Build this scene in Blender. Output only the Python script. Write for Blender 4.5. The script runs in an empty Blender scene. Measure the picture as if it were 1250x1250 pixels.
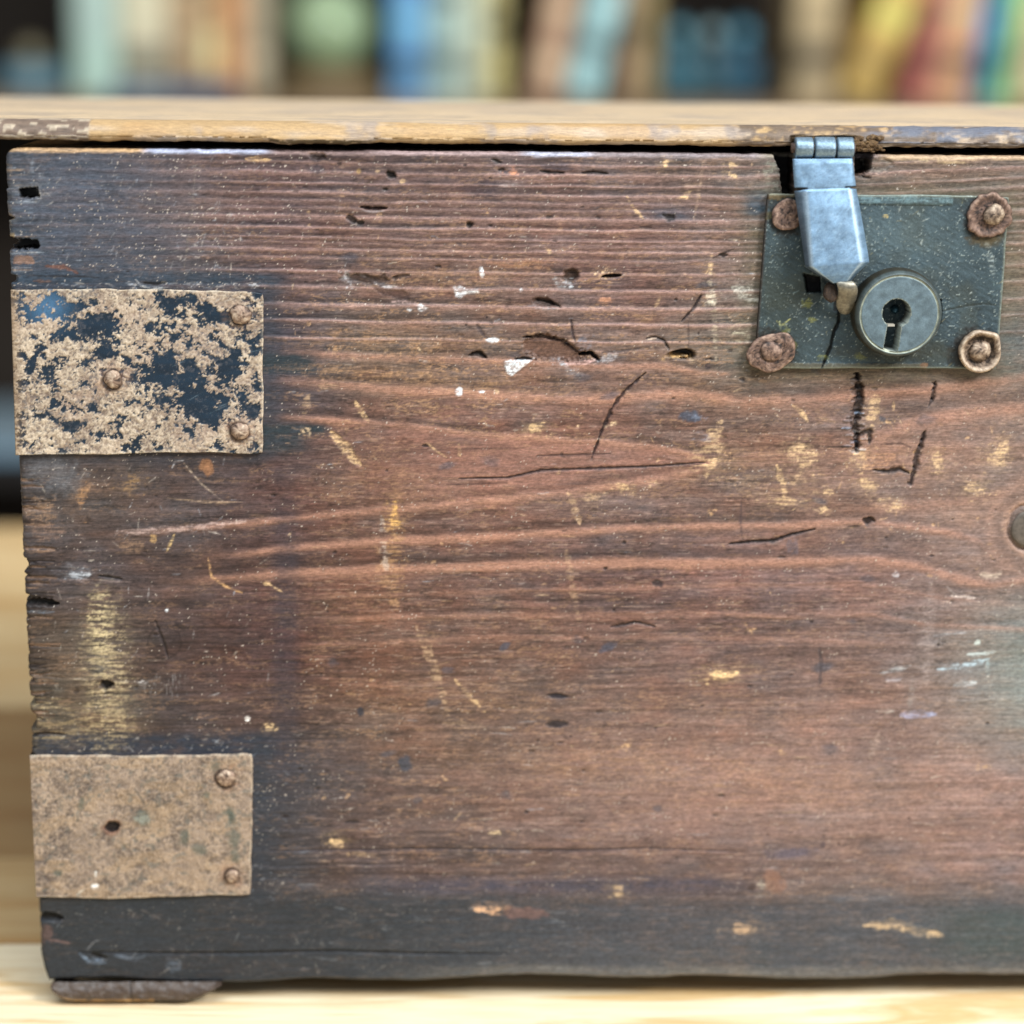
import bpy, bmesh, math, random
import numpy as np
from mathutils import Vector, Matrix

random.seed(7)
RNG = np.random.default_rng(11)
S = 0.0002            # metres per "photo pixel" on the chest front

# ------------------------------------------------------------------ camera
F_PX = 2550.0
CAM = dict(x=0.09890048, D=0.4740174, z=0.23221934, pitch=13.1351232, yaw=1.80375301, roll=0.56703471)
_p, _y, _r = (math.radians(CAM[k]) for k in ('pitch', 'yaw', 'roll'))
CF = np.array([math.sin(_y)*math.cos(_p), math.cos(_y)*math.cos(_p), -math.sin(_p)])
_ri = np.cross(CF, [0, 0, 1.]); _ri /= np.linalg.norm(_ri); _up = np.cross(_ri, CF)
CR = math.cos(_r)*_ri + math.sin(_r)*_up
CU = -math.sin(_r)*_ri + math.cos(_r)*_up
CP = np.array([CAM['x'], -CAM['D'], CAM['z']])

def at(px, py, Y=0.0):
    """point of the upright plane y = Y that the photograph shows at (px, py)"""
    d = CF*F_PX + CR*(px-625) - CU*(py-625)
    t = (Y-CP[1])/d[1]
    return CP + d*t
TZ = -0.0024          # table top
def on_front(px, py, h=0.0):          # h: how far proud of the chest front, in px
    return at(px, py, -h*S)
def to_px(X, Y, Z):
    dx, dy, dz = X-CP[0], Y-CP[1], Z-CP[2]
    w = dx*CF[0]+dy*CF[1]+dz*CF[2]
    a = dx*CR[0]+dy*CR[1]+dz*CR[2]
    b = dx*CU[0]+dy*CU[1]+dz*CU[2]
    return 625+F_PX*a/w, 625-F_PX*b/w

scene = bpy.context.scene
COL = scene.collection
cam = bpy.data.cameras.new('camera'); co = bpy.data.objects.new('camera', cam); COL.objects.link(co)
m = Matrix.Identity(4)
for i in range(3):
    m[i][0] = CR[i]; m[i][1] = CU[i]; m[i][2] = -CF[i]; m[i][3] = CP[i]
co.matrix_world = m
cam.sensor_width = 36; cam.lens = 36*F_PX/1250
cam.clip_start = 0.01; cam.clip_end = 50
cam.dof.use_dof = True
_f = at(640, 400)
cam.dof.focus_distance = float(np.dot(_f-CP, CF))
cam.dof.aperture_fstop = (cam.lens*0.001)/(66*S)
scene.camera = co

# ------------------------------------------------------------------ light
w = bpy.data.worlds.new('World'); scene.world = w; w.use_nodes = True
bg = w.node_tree.nodes['Background']; bg.inputs[0].default_value = (0.92, 0.95, 1.0, 1); bg.inputs[1].default_value = 0.42

def area_light(name, loc, target, size, power, color, sy=None):
    l = bpy.data.lights.new(name, 'AREA'); l.energy = power; l.color = color
    l.shape = 'RECTANGLE'; l.size = size; l.size_y = sy or size
    o = bpy.data.objects.new(name, l); COL.objects.link(o)
    o.location = loc
    o.rotation_euler = (Vector(target)-Vector(loc)).to_track_quat('-Z', 'Y').to_euler()
    return o
area_light('window_light', (1.25, -1.05, 1.25), (0.13, 0, 0.1), 0.42, 44, (1.0, 0.98, 0.95), 0.5)
area_light('sky_window_light', (0.1, -0.75, 1.55), (0.15, 0.2, 0.1), 1.3, 30, (0.84, 0.93, 1.0), 0.8)
vs = scene.view_settings
vs.view_transform = 'Standard'; vs.look = 'None'; vs.gamma = 1; vs.use_curve_mapping = False
vs.exposure = 0.0

# ------------------------------------------------------------------ helpers
def lin(c):
    c = np.asarray(c, float)/255.0
    return np.where(c <= 0.04045, c/12.92, ((c+0.055)/1.055)**2.4)
def L4(c, k=1.0):
    v = lin(c)*k
    return (float(v[0]), float(v[1]), float(v[2]), 1.0)

_TAB = RNG.random((256, 256))
def vnoise(x, y, seed=0):
    x = np.asarray(x, float)+seed*17.31; y = np.asarray(y, float)+seed*9.77
    xi = np.floor(x).astype(int); yi = np.floor(y).astype(int)
    fx = x-xi; fy = y-yi
    fx = fx*fx*(3-2*fx); fy = fy*fy*(3-2*fy)
    a = _TAB[xi & 255, yi & 255]; b = _TAB[(xi+1) & 255, yi & 255]
    c = _TAB[xi & 255, (yi+1) & 255]; d = _TAB[(xi+1) & 255, (yi+1) & 255]
    return (a*(1-fx)+b*fx)*(1-fy)+(c*(1-fx)+d*fx)*fy
def fbm(x, y, seed=0, o=4, g=0.5):
    s = 0; a = 1; t = 0
    for i in range(o):
        s = s+a*vnoise(x, y, seed+i*3); t += a; a *= g; x = x*2.03+y*0.11; y = y*2.01-x*0.02
    return s/t                       # 0..1, mean 0.5
def sstep(a, b, x):
    t = np.clip((x-a)/(b-a), 0, 1); return t*t*(3-2*t)

def link(name, me, mats, parent=None, smooth=True):
    o = bpy.data.objects.new(name, me); COL.objects.link(o)
    for mt in (mats if isinstance(mats, (list, tuple)) else [mats]): me.materials.append(mt)
    if smooth and len(me.polygons):
        me.polygons.foreach_set('use_smooth', np.ones(len(me.polygons), bool))
    if parent is not None: o.parent = parent
    return o
def tag(o, label=None, cat=None, group=None, kind=None):
    if label: o['label'] = label
    if cat: o['category'] = cat
    if group: o['group'] = group
    if kind: o['kind'] = kind
    return o
def empty(name, loc=(0, 0, 0)):
    o = bpy.data.objects.new(name, None); COL.objects.link(o); o.location = loc; return o

def grid_mesh(name, V, col=None, rough=None, flip=False):
    """V: (rows, cols, 3) array -> quad grid mesh with colour attributes"""
    nr, nc = V.shape[:2]
    me = bpy.data.meshes.new(name)
    me.vertices.add(nr*nc); me.vertices.foreach_set('co', np.ascontiguousarray(V, dtype=np.float32).ravel())
    idx = np.arange(nr*nc).reshape(nr, nc)
    q = np.stack([idx[:-1, :-1], idx[:-1, 1:], idx[1:, 1:], idx[1:, :-1]], -1).reshape(-1, 4)
    if flip: q = q[:, ::-1]
    n = len(q)
    me.loops.add(n*4); me.loops.foreach_set('vertex_index', np.ascontiguousarray(q, dtype=np.int32).ravel())
    me.polygons.add(n); me.polygons.foreach_set('loop_start', np.arange(0, n*4, 4, dtype=np.int32))
    me.update(calc_edges=True)
    if col is not None:
        a = me.attributes.new('tint', 'FLOAT_COLOR', 'POINT')
        c4 = np.ones((nr*nc, 4), np.float32); c4[:, :3] = col.reshape(-1, 3); a.data.foreach_set('color', c4.ravel())
    if rough is not None:
        a = me.attributes.new('gloss_map', 'FLOAT', 'POINT'); a.data.foreach_set('value', np.ascontiguousarray(rough, dtype=np.float32).ravel())
    return me

def bm_obj(name, bm, mat, parent=None, smooth=False, bevel=0, seg=2):
    if bevel:
        bmesh.ops.bevel(bm, geom=[e for e in bm.edges], offset=bevel, segments=seg, affect='EDGES', profile=0.6)
    bmesh.ops.recalc_face_normals(bm, faces=bm.faces)
    me = bpy.data.meshes.new(name); bm.to_mesh(me); bm.free()
    return link(name, me, mat, parent, smooth)
def box_bm(x0, x1, y0, y1, z0, z1, bm=None):
    bm = bm or bmesh.new()
    vsx = [bm.verts.new((x, y, z)) for x in (x0, x1) for y in (y0, y1) for z in (z0, z1)]
    for f in ((0, 1, 3, 2), (4, 6, 7, 5), (0, 4, 5, 1), (2, 3, 7, 6), (0, 2, 6, 4), (1, 5, 7, 3)):
        bm.faces.new([vsx[i] for i in f])
    return bm

# ------------------------------------------------------------------ materials
class Mat:
    def __init__(s, name):
        s.m = bpy.data.materials.new(name); s.m.use_nodes = True
        s.nt = s.m.node_tree; s.n = s.nt.nodes; s.l = s.nt.links
        s.b = s.n['Principled BSDF']
    def node(s, t, **kw):
        n = s.n.new(t)
        for k, v in kw.items():
            if k in n.inputs: n.inputs[k].default_value = v
            else: setattr(n, k, v)
        return n
    def coords(s, scale=(1, 1, 1)):
        tc = s.node('ShaderNodeTexCoord'); mp = s.node('ShaderNodeMapping'); mp.inputs['Scale'].default_value = scale
        s.l.new(tc.outputs['Object'], mp.inputs['Vector']); return mp.outputs['Vector']
    def noise(s, vec, scale, detail=5, rough=0.6, dist=0):
        n = s.node('ShaderNodeTexNoise'); n.inputs['Scale'].default_value = scale; n.inputs['Detail'].default_value = detail
        n.inputs['Roughness'].default_value = rough; n.inputs['Distortion'].default_value = dist
        s.l.new(vec, n.inputs['Vector']); return n.outputs['Fac']
    def ramp(s, fac, stops):
        r = s.node('ShaderNodeValToRGB'); e = r.color_ramp.elements
        while len(e) < len(stops): e.new(0.5)
        for i, (p, c) in enumerate(stops): e[i].position = p; e[i].color = c if len(c) == 4 else (*c, 1)
        s.l.new(fac, r.inputs['Fac']); return r.outputs['Color']
    def mix(s, a, b, fac, mode='MIX'):
        n = s.node('ShaderNodeMix'); n.data_type = 'RGBA'; n.blend_type = mode
        for sock, v in ((n.inputs[6], a), (n.inputs[7], b), (n.inputs[0], fac)):
            if hasattr(v, 'is_linked') or isinstance(v, bpy.types.NodeSocket): s.l.new(v, sock)
            else: sock.default_value = v
        return n.outputs[2]
    def maprange(s, v, a, b, c, d):
        n = s.node('ShaderNodeMapRange'); s.l.new(v, n.inputs[0])
        for i, x in enumerate((a, b, c, d)): n.inputs[i+1].default_value = x
        return n.outputs[0]
    def color(s, c):
        if isinstance(c, bpy.types.NodeSocket): s.l.new(c, s.b.inputs['Base Color'])
        else: s.b.inputs['Base Color'].default_value = c
    def rough(s, v):
        if isinstance(v, bpy.types.NodeSocket): s.l.new(v, s.b.inputs['Roughness'])
        else: s.b.inputs['Roughness'].default_value = v
    def bump(s, h, dist, strength=1.0, prev=None):
        n = s.node('ShaderNodeBump'); n.inputs['Strength'].default_value = strength; n.inputs['Distance'].default_value = dist
        s.l.new(h, n.inputs['Height'])
        if prev is not None: s.l.new(prev, n.inputs['Normal'])
        s.l.new(n.outputs['Normal'], s.b.inputs['Normal']); return n.outputs['Normal']

def painted_wood():
    M = Mat('stained_old_wood')
    a = M.node('ShaderNodeAttribute'); a.attribute_name = 'tint'
    g = M.node('ShaderNodeAttribute'); g.attribute_name = 'gloss_map'
    fine = M.noise(M.coords((0.10, 1, 1)), 5200, 4, 0.65)        # fibres along the board
    dots = M.noise(M.coords(), 3800, 3, 0.7)
    f1 = M.ramp(fine, [(0.28, (0.62, 0.62, 0.63)), (0.72, (1.40, 1.38, 1.35))])
    f2 = M.ramp(dots, [(0.3, (0.86, 0.86, 0.87)), (0.7, (1.14, 1.14, 1.12))])
    c = M.mix(a.outputs['Color'], f1, 1.0, 'MULTIPLY'); c = M.mix(c, f2, 1.0, 'MULTIPLY')
    M.color(c)
    M.rough(M.maprange(fine, 0.2, 0.8, 0.42, 0.62)); M.l.new(g.outputs['Fac'], M.b.inputs['Specular IOR Level'])
    n = M.bump(fine, 0.00008, 0.6); M.bump(dots, 0.00005, 0.5, n)
    return M.m
def attr_metal(name, metallic, r0, r1, bumpd):
    M = Mat(name)
    a = M.node('ShaderNodeAttribute'); a.attribute_name = 'tint'
    g = M.node('ShaderNodeAttribute'); g.attribute_name = 'gloss_map'
    n = M.noise(M.coords(), 3600, 4, 0.7)
    f = M.ramp(n, [(0.28, (0.78, 0.78, 0.79)), (0.72, (1.22, 1.21, 1.20))])
    M.color(M.mix(a.outputs['Color'], f, 1.0, 'MULTIPLY'))
    M.rough(M.maprange(g.outputs['Fac'], 0, 1, r0, r1))
    M.b.inputs['Metallic'].default_value = metallic
    M.bump(n, bumpd, 0.8)
    return M.m
WOOD = painted_wood()
RUSTPLATE = attr_metal('rusted_painted_steel', 0.0, 0.28, 0.85, 0.00012)
LOCKSTEEL = attr_metal('dark_green_grey_steel', 0.35, 0.32, 0.75, 0.00007)

def rust_mat(name, c0, c1, c2, metal=0.1):
    M = Mat(name); v = M.coords()
    n = M.noise(v, 1900, 6, 0.7); n2 = M.noise(v, 6000, 3, 0.6)
    c = M.ramp(n, [(0.3, L4(c0)), (0.5, L4(c1)), (0.72, L4(c2))])
    M.color(c); M.rough(M.maprange(n2, 0.3, 0.7, 0.45, 0.8)); M.b.inputs['Metallic'].default_value = metal
    p = M.bump(n, 0.0008, 0.8); M.bump(n2, 0.00016, 0.8, p)
    return M.m
RUST_TINT = attr_metal('tinted_rust', .25, .38, .75, .00010)
RUST = rust_mat('brown_rust', (40, 30, 28), (104, 82, 72), (156, 130, 114))
RUST_PALE = rust_mat('pale_rust', (66, 50, 40), (132, 112, 94), (186, 168, 144))
NAIL = rust_mat('nail_rust', (92, 66, 54), (152, 126, 106), (200, 180, 156), 0.15)

def zinc_mat():
    M = Mat('worn_zinc'); v = M.coords()
    n = M.noise(v, 350, 6, 0.72); n2 = M.noise(v, 2600, 5, 0.7); n3 = M.noise(M.coords((1, 1, 1)), 7000, 2, 0.5)
    c = M.ramp(n2, [(0.25, L4((92, 110, 124))), (0.48, L4((118, 140, 156))), (0.7, L4((160, 180, 192)))])
    c2 = M.ramp(n, [(0.35, (0.78, 0.80, 0.82)), (0.6, (1.08, 1.08, 1.08))])
    M.color(M.mix(c, c2, 1.0, 'MULTIPLY'))
    M.b.inputs['Metallic'].default_value = 0.62
    M.rough(M.maprange(n2, 0.3, 0.7, 0.36, 0.56))
    p = M.bump(n2, 0.00006, 0.5); M.bump(n3, 0.00002, 0.5, p)
    return M.m
ZINC = zinc_mat()
def plain(name, c, rough=0.6, metal=0.0, var=0.12, scale=60, k=1.0):
    M = Mat(name); n = M.noise(M.coords(), scale, 5, 0.6)
    v = lin(c)*k
    M.color(M.ramp(n, [(0.3, tuple(float(x) for x in v*(1-var))), (0.7, tuple(float(x) for x in v*(1+var)))]))
    M.rough(rough); M.b.inputs['Metallic'].default_value = metal
    return M.m
DARKWOOD = plain('raw_inner_wood', (92, 70, 52), 0.8, scale=300)

# ------------------------------------------------------------------ the chest
chest = empty('wooden_chest', (0, 0, 0))
tag(chest, 'old dark stained wooden chest with rusty corner plates and lock on pine table', 'chest')

H_TOP = 0.2045; Z_BOT = 0.0030; W_CH = 0.43; TH = 0.013; DEPTH = 0.125

# ---- painting of the front board: features laid out on the board itself
class Canvas:
    """a structured patch of surface, with photo-pixel coordinates px,py on it"""
    def __init__(s, px, py, base):
        s.px, s.py = px, py; s.col = base.copy(); s.dep = np.zeros(px.shape); s.spec = np.full(px.shape, 0.28); s.scatter = False
        s.mx = px[px.shape[0]//2]; s.my = py[:, py.shape[1]//3]
        s.nA = fbm(px/5.0, py/5.0, 40, 3); s.nB = fbm(px/14.0, py/14.0, 50, 4); s.nC = fbm(px/2.2, py/2.2, 60, 2)
        s.nS = fbm(px/16.0, py/2.0, 70, 3)
        s.desc = s.my[-1] < s.my[0]
    def win(s, x0, x1, y0, y1, pad=45):
        c = np.nonzero((s.mx > x0-pad) & (s.mx < x1+pad))[0]; r = np.nonzero((s.my > y0-pad) & (s.my < y1+pad))[0]
        if len(c) == 0 or len(r) == 0: return None
        return (slice(r[0], r[-1]+1), slice(c[0], c[-1]+1))
    def put(s, w, m, color=None, depth=0.0, spec=None):
        if color is not None:
            if sum(color) > 330:                       # pale marks are broken up by the grain
                g = 0.25*s.nC[w]+0.75*s.nS[w]
                m2 = m*np.clip(0.22+sstep(0.38, 0.62, g)*0.78, 0, 1)*(0.80 if sum(color) < 600 else .97)
                v = (0.72+0.56*s.nC[w])[..., None]
                s.col[w] = s.col[w]*(1-m2[..., None])+lin(color)*v*m2[..., None]
            else: s.col[w] = s.col[w]*(1-m[..., None])+lin(color)*(0.55+0.5*s.nC[w]+0.4*s.nS[w])[..., None]*m[..., None]
        if depth: s.dep[w] = s.dep[w]+depth*m
        if spec is not None: s.spec[w] = s.spec[w]*(1-m)+spec*m
    def stroke(s, pts, width, color, alpha=1.0, rag=0.5, depth=0.0, taper=True, soft=0.35, patchy=0.0, aniso=False):
        pts = np.array(pts, float)
        w = s.win(pts[:, 0].min()-width*2, pts[:, 0].max()+width*2, pts[:, 1].min()-width*2, pts[:, 1].max()+width*2, 25)
        if w is None: return
        X, Y = s.px[w], s.py[w]
        best = np.full(X.shape, 1e9); T = np.zeros(X.shape)
        seg = np.hypot(*np.diff(pts, axis=0).T); tot = max(seg.sum(), 1e-6); acc = 0
        for i in range(len(pts)-1):
            a, b = pts[i], pts[i+1]; d = b-a; L2 = max(d@d, 1e-6)
            t = np.clip(((X-a[0])*d[0]+(Y-a[1])*d[1])/L2, 0, 1)
            r = np.hypot(X-a[0]-t*d[0], Y-a[1]-t*d[1])
            k = r < best; best = np.where(k, r, best); T = np.where(k, (acc+t*seg[i])/tot, T); acc += seg[i]
        hw = width*0.5*(np.sqrt(np.clip(np.sin(np.pi*np.clip(T*0.94+0.03, 0, 1)), 0.05, 1)) if taper else 1.0)
        n = s.nS[w] if aniso else s.nA[w]
        hw = hw*(1+rag*2.4*(n-0.5))
        m = 1-sstep(hw*(1-soft)-0.2, hw*(1+soft)+0.55, best)
        if patchy: m = m*sstep(patchy-0.12, patchy+0.12, s.nS[w]*0.6+s.nB[w]*0.4)
        s.put(w, m*alpha, color, depth)
    def blob(s, cx, cy, rx, ry, color, alpha=1.0, ang=0, rag=0.6, depth=0.0, soft=0.25, patchy=0.0, aniso=False, spec=None, sat=True):
        R = max(rx, ry)*1.6
        if sat and s.scatter and color is not None and 330 < sum(color) < 610 and 4 < max(rx, ry) < 22:
            q = random.Random(int(cx*13+cy*7))
            s.blob(cx+q.uniform(-2, 2), cy+q.uniform(-2, 2), rx*1.9, ry*1.9, color, alpha*.28, ang, .95, 0, .7, .46, sat=False)
            for _ in range(5):
                a_ = q.uniform(0, 6.28); d_ = q.uniform(1.1, 2.3)
                s.blob(cx+rx*d_*math.cos(a_), cy+max(ry, 3)*d_*math.sin(a_), q.uniform(.8, 3), q.uniform(.6, 1.5), color, alpha*q.uniform(.35, .9), q.uniform(-60, 60), .8, sat=False)
            rag = max(rag, .95)
        w = s.win(cx-R, cx+R, cy-R, cy+R, 10)
        if w is None: return
        X, Y = s.px[w]-cx, s.py[w]-cy; c, sn = math.cos(math.radians(ang)), math.sin(math.radians(ang))
        u = (X*c+Y*sn)/rx; v = (-X*sn+Y*c)/ry
        n = s.nS[w] if aniso else (s.nA[w]*0.5+s.nB[w]*0.5 if R > 14 else s.nA[w])
        r = np.hypot(u, v)+rag*2.2*(n-0.5)
        m = 1-sstep(1-soft, 1+soft, r)
        if patchy: m = m*sstep(patchy-0.10, patchy+0.12, s.nC[w]*0.2+s.nS[w]*0.45+s.nB[w]*.35)
        s.put(w, m*alpha, color, depth, spec)
    def poly(s, pts, color, alpha=1.0, depth=0.0, rag=1.5, soft=1.2):
        pts = np.array(pts, float)
        w = s.win(pts[:, 0].min(), pts[:, 0].max(), pts[:, 1].min(), pts[:, 1].max(), 20)
        if w is None: return
        X, Y = s.px[w]+rag*2*(s.nA[w]-0.5)*2, s.py[w]+rag*2*(s.nC[w]-0.5)*2
        ins = np.zeros(X.shape, bool); D = np.full(X.shape, 1e9)
        for i in range(len(pts)):
            a, b = pts[i], pts[(i+1) % len(pts)]
            cr = ((a[1] > Y) != (b[1] > Y)) & (X < (b[0]-a[0])*(Y-a[1])/((b[1]-a[1]) or 1e-9)+a[0]); ins ^= cr
            d = b-a; t = np.clip(((X-a[0])*d[0]+(Y-a[1])*d[1])/max(d@d, 1e-6), 0, 1)
            D = np.minimum(D, np.hypot(X-a[0]-t*d[0], Y-a[1]-t*d[1]))
        sd = np.where(ins, -D, D)
        s.put(w, (1-sstep(-soft, soft, sd))*alpha, color, depth)

GX = [5, 100, 220, 340, 460, 600, 750, 900, 1050, 1250]
GY = [190, 260, 340, 430, 520, 610, 700, 790, 880, 970, 1060, 1130, 1190]
GC = [  # upper-left entries carry the bluish sheen in their colour
 [(74,78,86),(88,84,88),(97,84,84),(94,74,72),(98,78,74),(98,80,76),(102,86,82),(108,94,86),(106,92,82),(106,92,82)],
 [(68,78,88),(84,84,92),(94,84,84),(98,76,74),(98,76,70),(102,78,72),(106,82,76),(114,92,82),(112,92,80),(116,100,88)],
 [(62,70,80),(66,68,76),(84,76,76),(92,74,72),(102,80,72),(114,86,74),(112,84,76),(116,94,84),(112,92,80),(112,98,84)],
 [(70,64,64),(70,64,64),(66,62,66),(64,62,70),(112,90,74),(112,90,78),(114,92,82),(112,98,84),(108,90,78),(110,96,86)],
 [(70,62,60),(70,62,60),(66,60,62),(72,62,62),(108,78,66),(120,88,76),(118,88,76),(110,86,74),(120,92,80),(118,98,86)],
 [(70,66,66),(84,72,66),(84,70,66),(92,66,60),(104,76,64),(112,82,70),(106,84,76),(110,86,76),(114,92,82),(120,102,90)],
 [(62,52,50),(78,66,64),(82,66,62),(84,62,58),(104,74,62),(106,78,68),(106,80,74),(110,84,78),(112,88,82),(114,100,92)],
 [(58,50,46),(92,80,68),(78,60,56),(86,58,52),(104,74,60),(102,76,64),(106,80,70),(104,82,76),(102,84,78),(96,106,104)],
 [(72,62,50),(92,80,66),(76,62,58),(74,58,54),(100,76,62),(98,76,64),(102,80,70),(114,88,76),(112,90,82),(116,112,106)],
 [(66,60,56),(66,60,56),(56,56,62),(60,58,62),(92,74,66),(100,78,68),(112,88,78),(118,92,82),(118,98,90),(130,106,98)],
 [(56,56,60),(56,56,60),(54,56,60),(64,60,62),(80,66,64),(86,72,68),(92,76,72),(94,78,74),(100,86,82),(114,92,86)],
 [(50,52,56),(50,54,58),(54,56,60),(58,58,62),(62,62,64),(70,66,66),(76,72,72),(78,74,74),(88,86,86),(78,82,82)],
 [(46,48,52),(50,50,52),(58,54,56),(66,62,62),(74,70,68),(80,76,72),(84,80,76),(88,84,78),(92,86,80),(86,86,80)],
]
def base_grid(px, py):
    G = lin(np.array(GC, float))
    x = px+26*(fbm(px/45, py/22, 1, 3)-0.5)*2; y = py+16*(fbm(px/60, py/20, 5, 3)-0.5)*2
    gx = np.interp(x, GX, np.arange(len(GX))); gy = np.interp(y, GY, np.arange(len(GY)))
    xi = np.clip(gx.astype(int), 0, len(GX)-2); yi = np.clip(gy.astype(int), 0, len(GY)-2)
    fx = (gx-xi)[..., None]; fy = (gy-yi)[..., None]
    fx = fx*fx*(3-2*fx); fy = fy*fy*(3-2*fy)
    return (G[yi, xi]*(1-fx)+G[yi, xi+1]*fx)*(1-fy)+(G[yi+1, xi]*(1-fx)+G[yi+1, xi+1]*fx)*fy

RINGS = [  # (polyline, half width, strength)
 ([(320,430),(390,432),(500,437),(620,441),(700,445),(760,447),(810,446),(850,454),(885,457),(905,452)], 3.2, .8),
 ([(320,464),(400,468),(480,476),(560,479),(620,483),(700,488),(760,485),(830,480),(870,484),(900,488),(1000,487),(1100,478),(1250,461),(1400,452)], 4.5, 1.0),
 ([(320,507),(400,512),(450,516),(520,522),(600,531),(660,534),(740,540),(800,545),(850,555),(875,563)], 2.8, .9),
 ([(140,652),(230,645),(300,638),(400,628),(500,620),(600,611),(700,600),(800,585),(850,575),(875,565)], 3.5, .8),
 ([(60,655),(140,651),(230,645),(300,638),(400,630)], 2.5, .5),
 ([(250,681),(350,669),(480,659),(600,655),(700,648),(850,641),(950,641),(1000,638),(1060,636),(1150,648),(1195,660),(1215,690)], 3.4, 1.0),
 ([(200,710),(350,700),(480,694),(600,690),(750,686),(900,686),(1000,684),(1060,682),(1120,690),(1170,706),(1210,714),(1250,708),(1320,690),(1400,680)], 4.0, 1.2),
 ([(1030,542),(1080,531),(1120,513),(1180,504),(1250,497),(1400,492)], 6.0, 1.0),
 ([(960,745),(1060,750),(1130,762),(1250,768),(1400,768)], 2.6, .7),
 ([(350,728),(600,722),(900,714),(1050,712),(1140,728),(1250,738)], 2.2, .45),
 ([(380,755),(600,751),(850,748),(1000,754)], 2.4, .5),
 ([(330,790),(600,778),(900,778),(1100,786)], 2.2, .35),
 ([(980,625),(1100,618),(1180,612),(1222,600),(1250,590)], 4.5, .5),
 ([(900,560),(1000,553),(1100,546),(1250,540)], 6.0, .35),
]
for y0, a in ((201,.7),(213,.8),(226,.9),(238,.9),(248,.7),(257,.7),(267,1.),(280,1.),(293,.8),(300,.5),(307,.9),(317,.7),(333,.8),(353,1.),(374,1.1),(394,1.),(415,1.)):
    wv = 2.1+0.7*math.sin(y0*1.3)
    RINGS.append(([(0, y0-6+(y0-300)*0.02), (180, y0-5), (330, y0-4), (450, y0-1), (560, y0), (750, y0+1.5+(y0-200)*0.006), (900, y0+3), (1060, y0-1), (1250, y0-10), (1500, y0-18)], wv, a*0.8))

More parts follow.
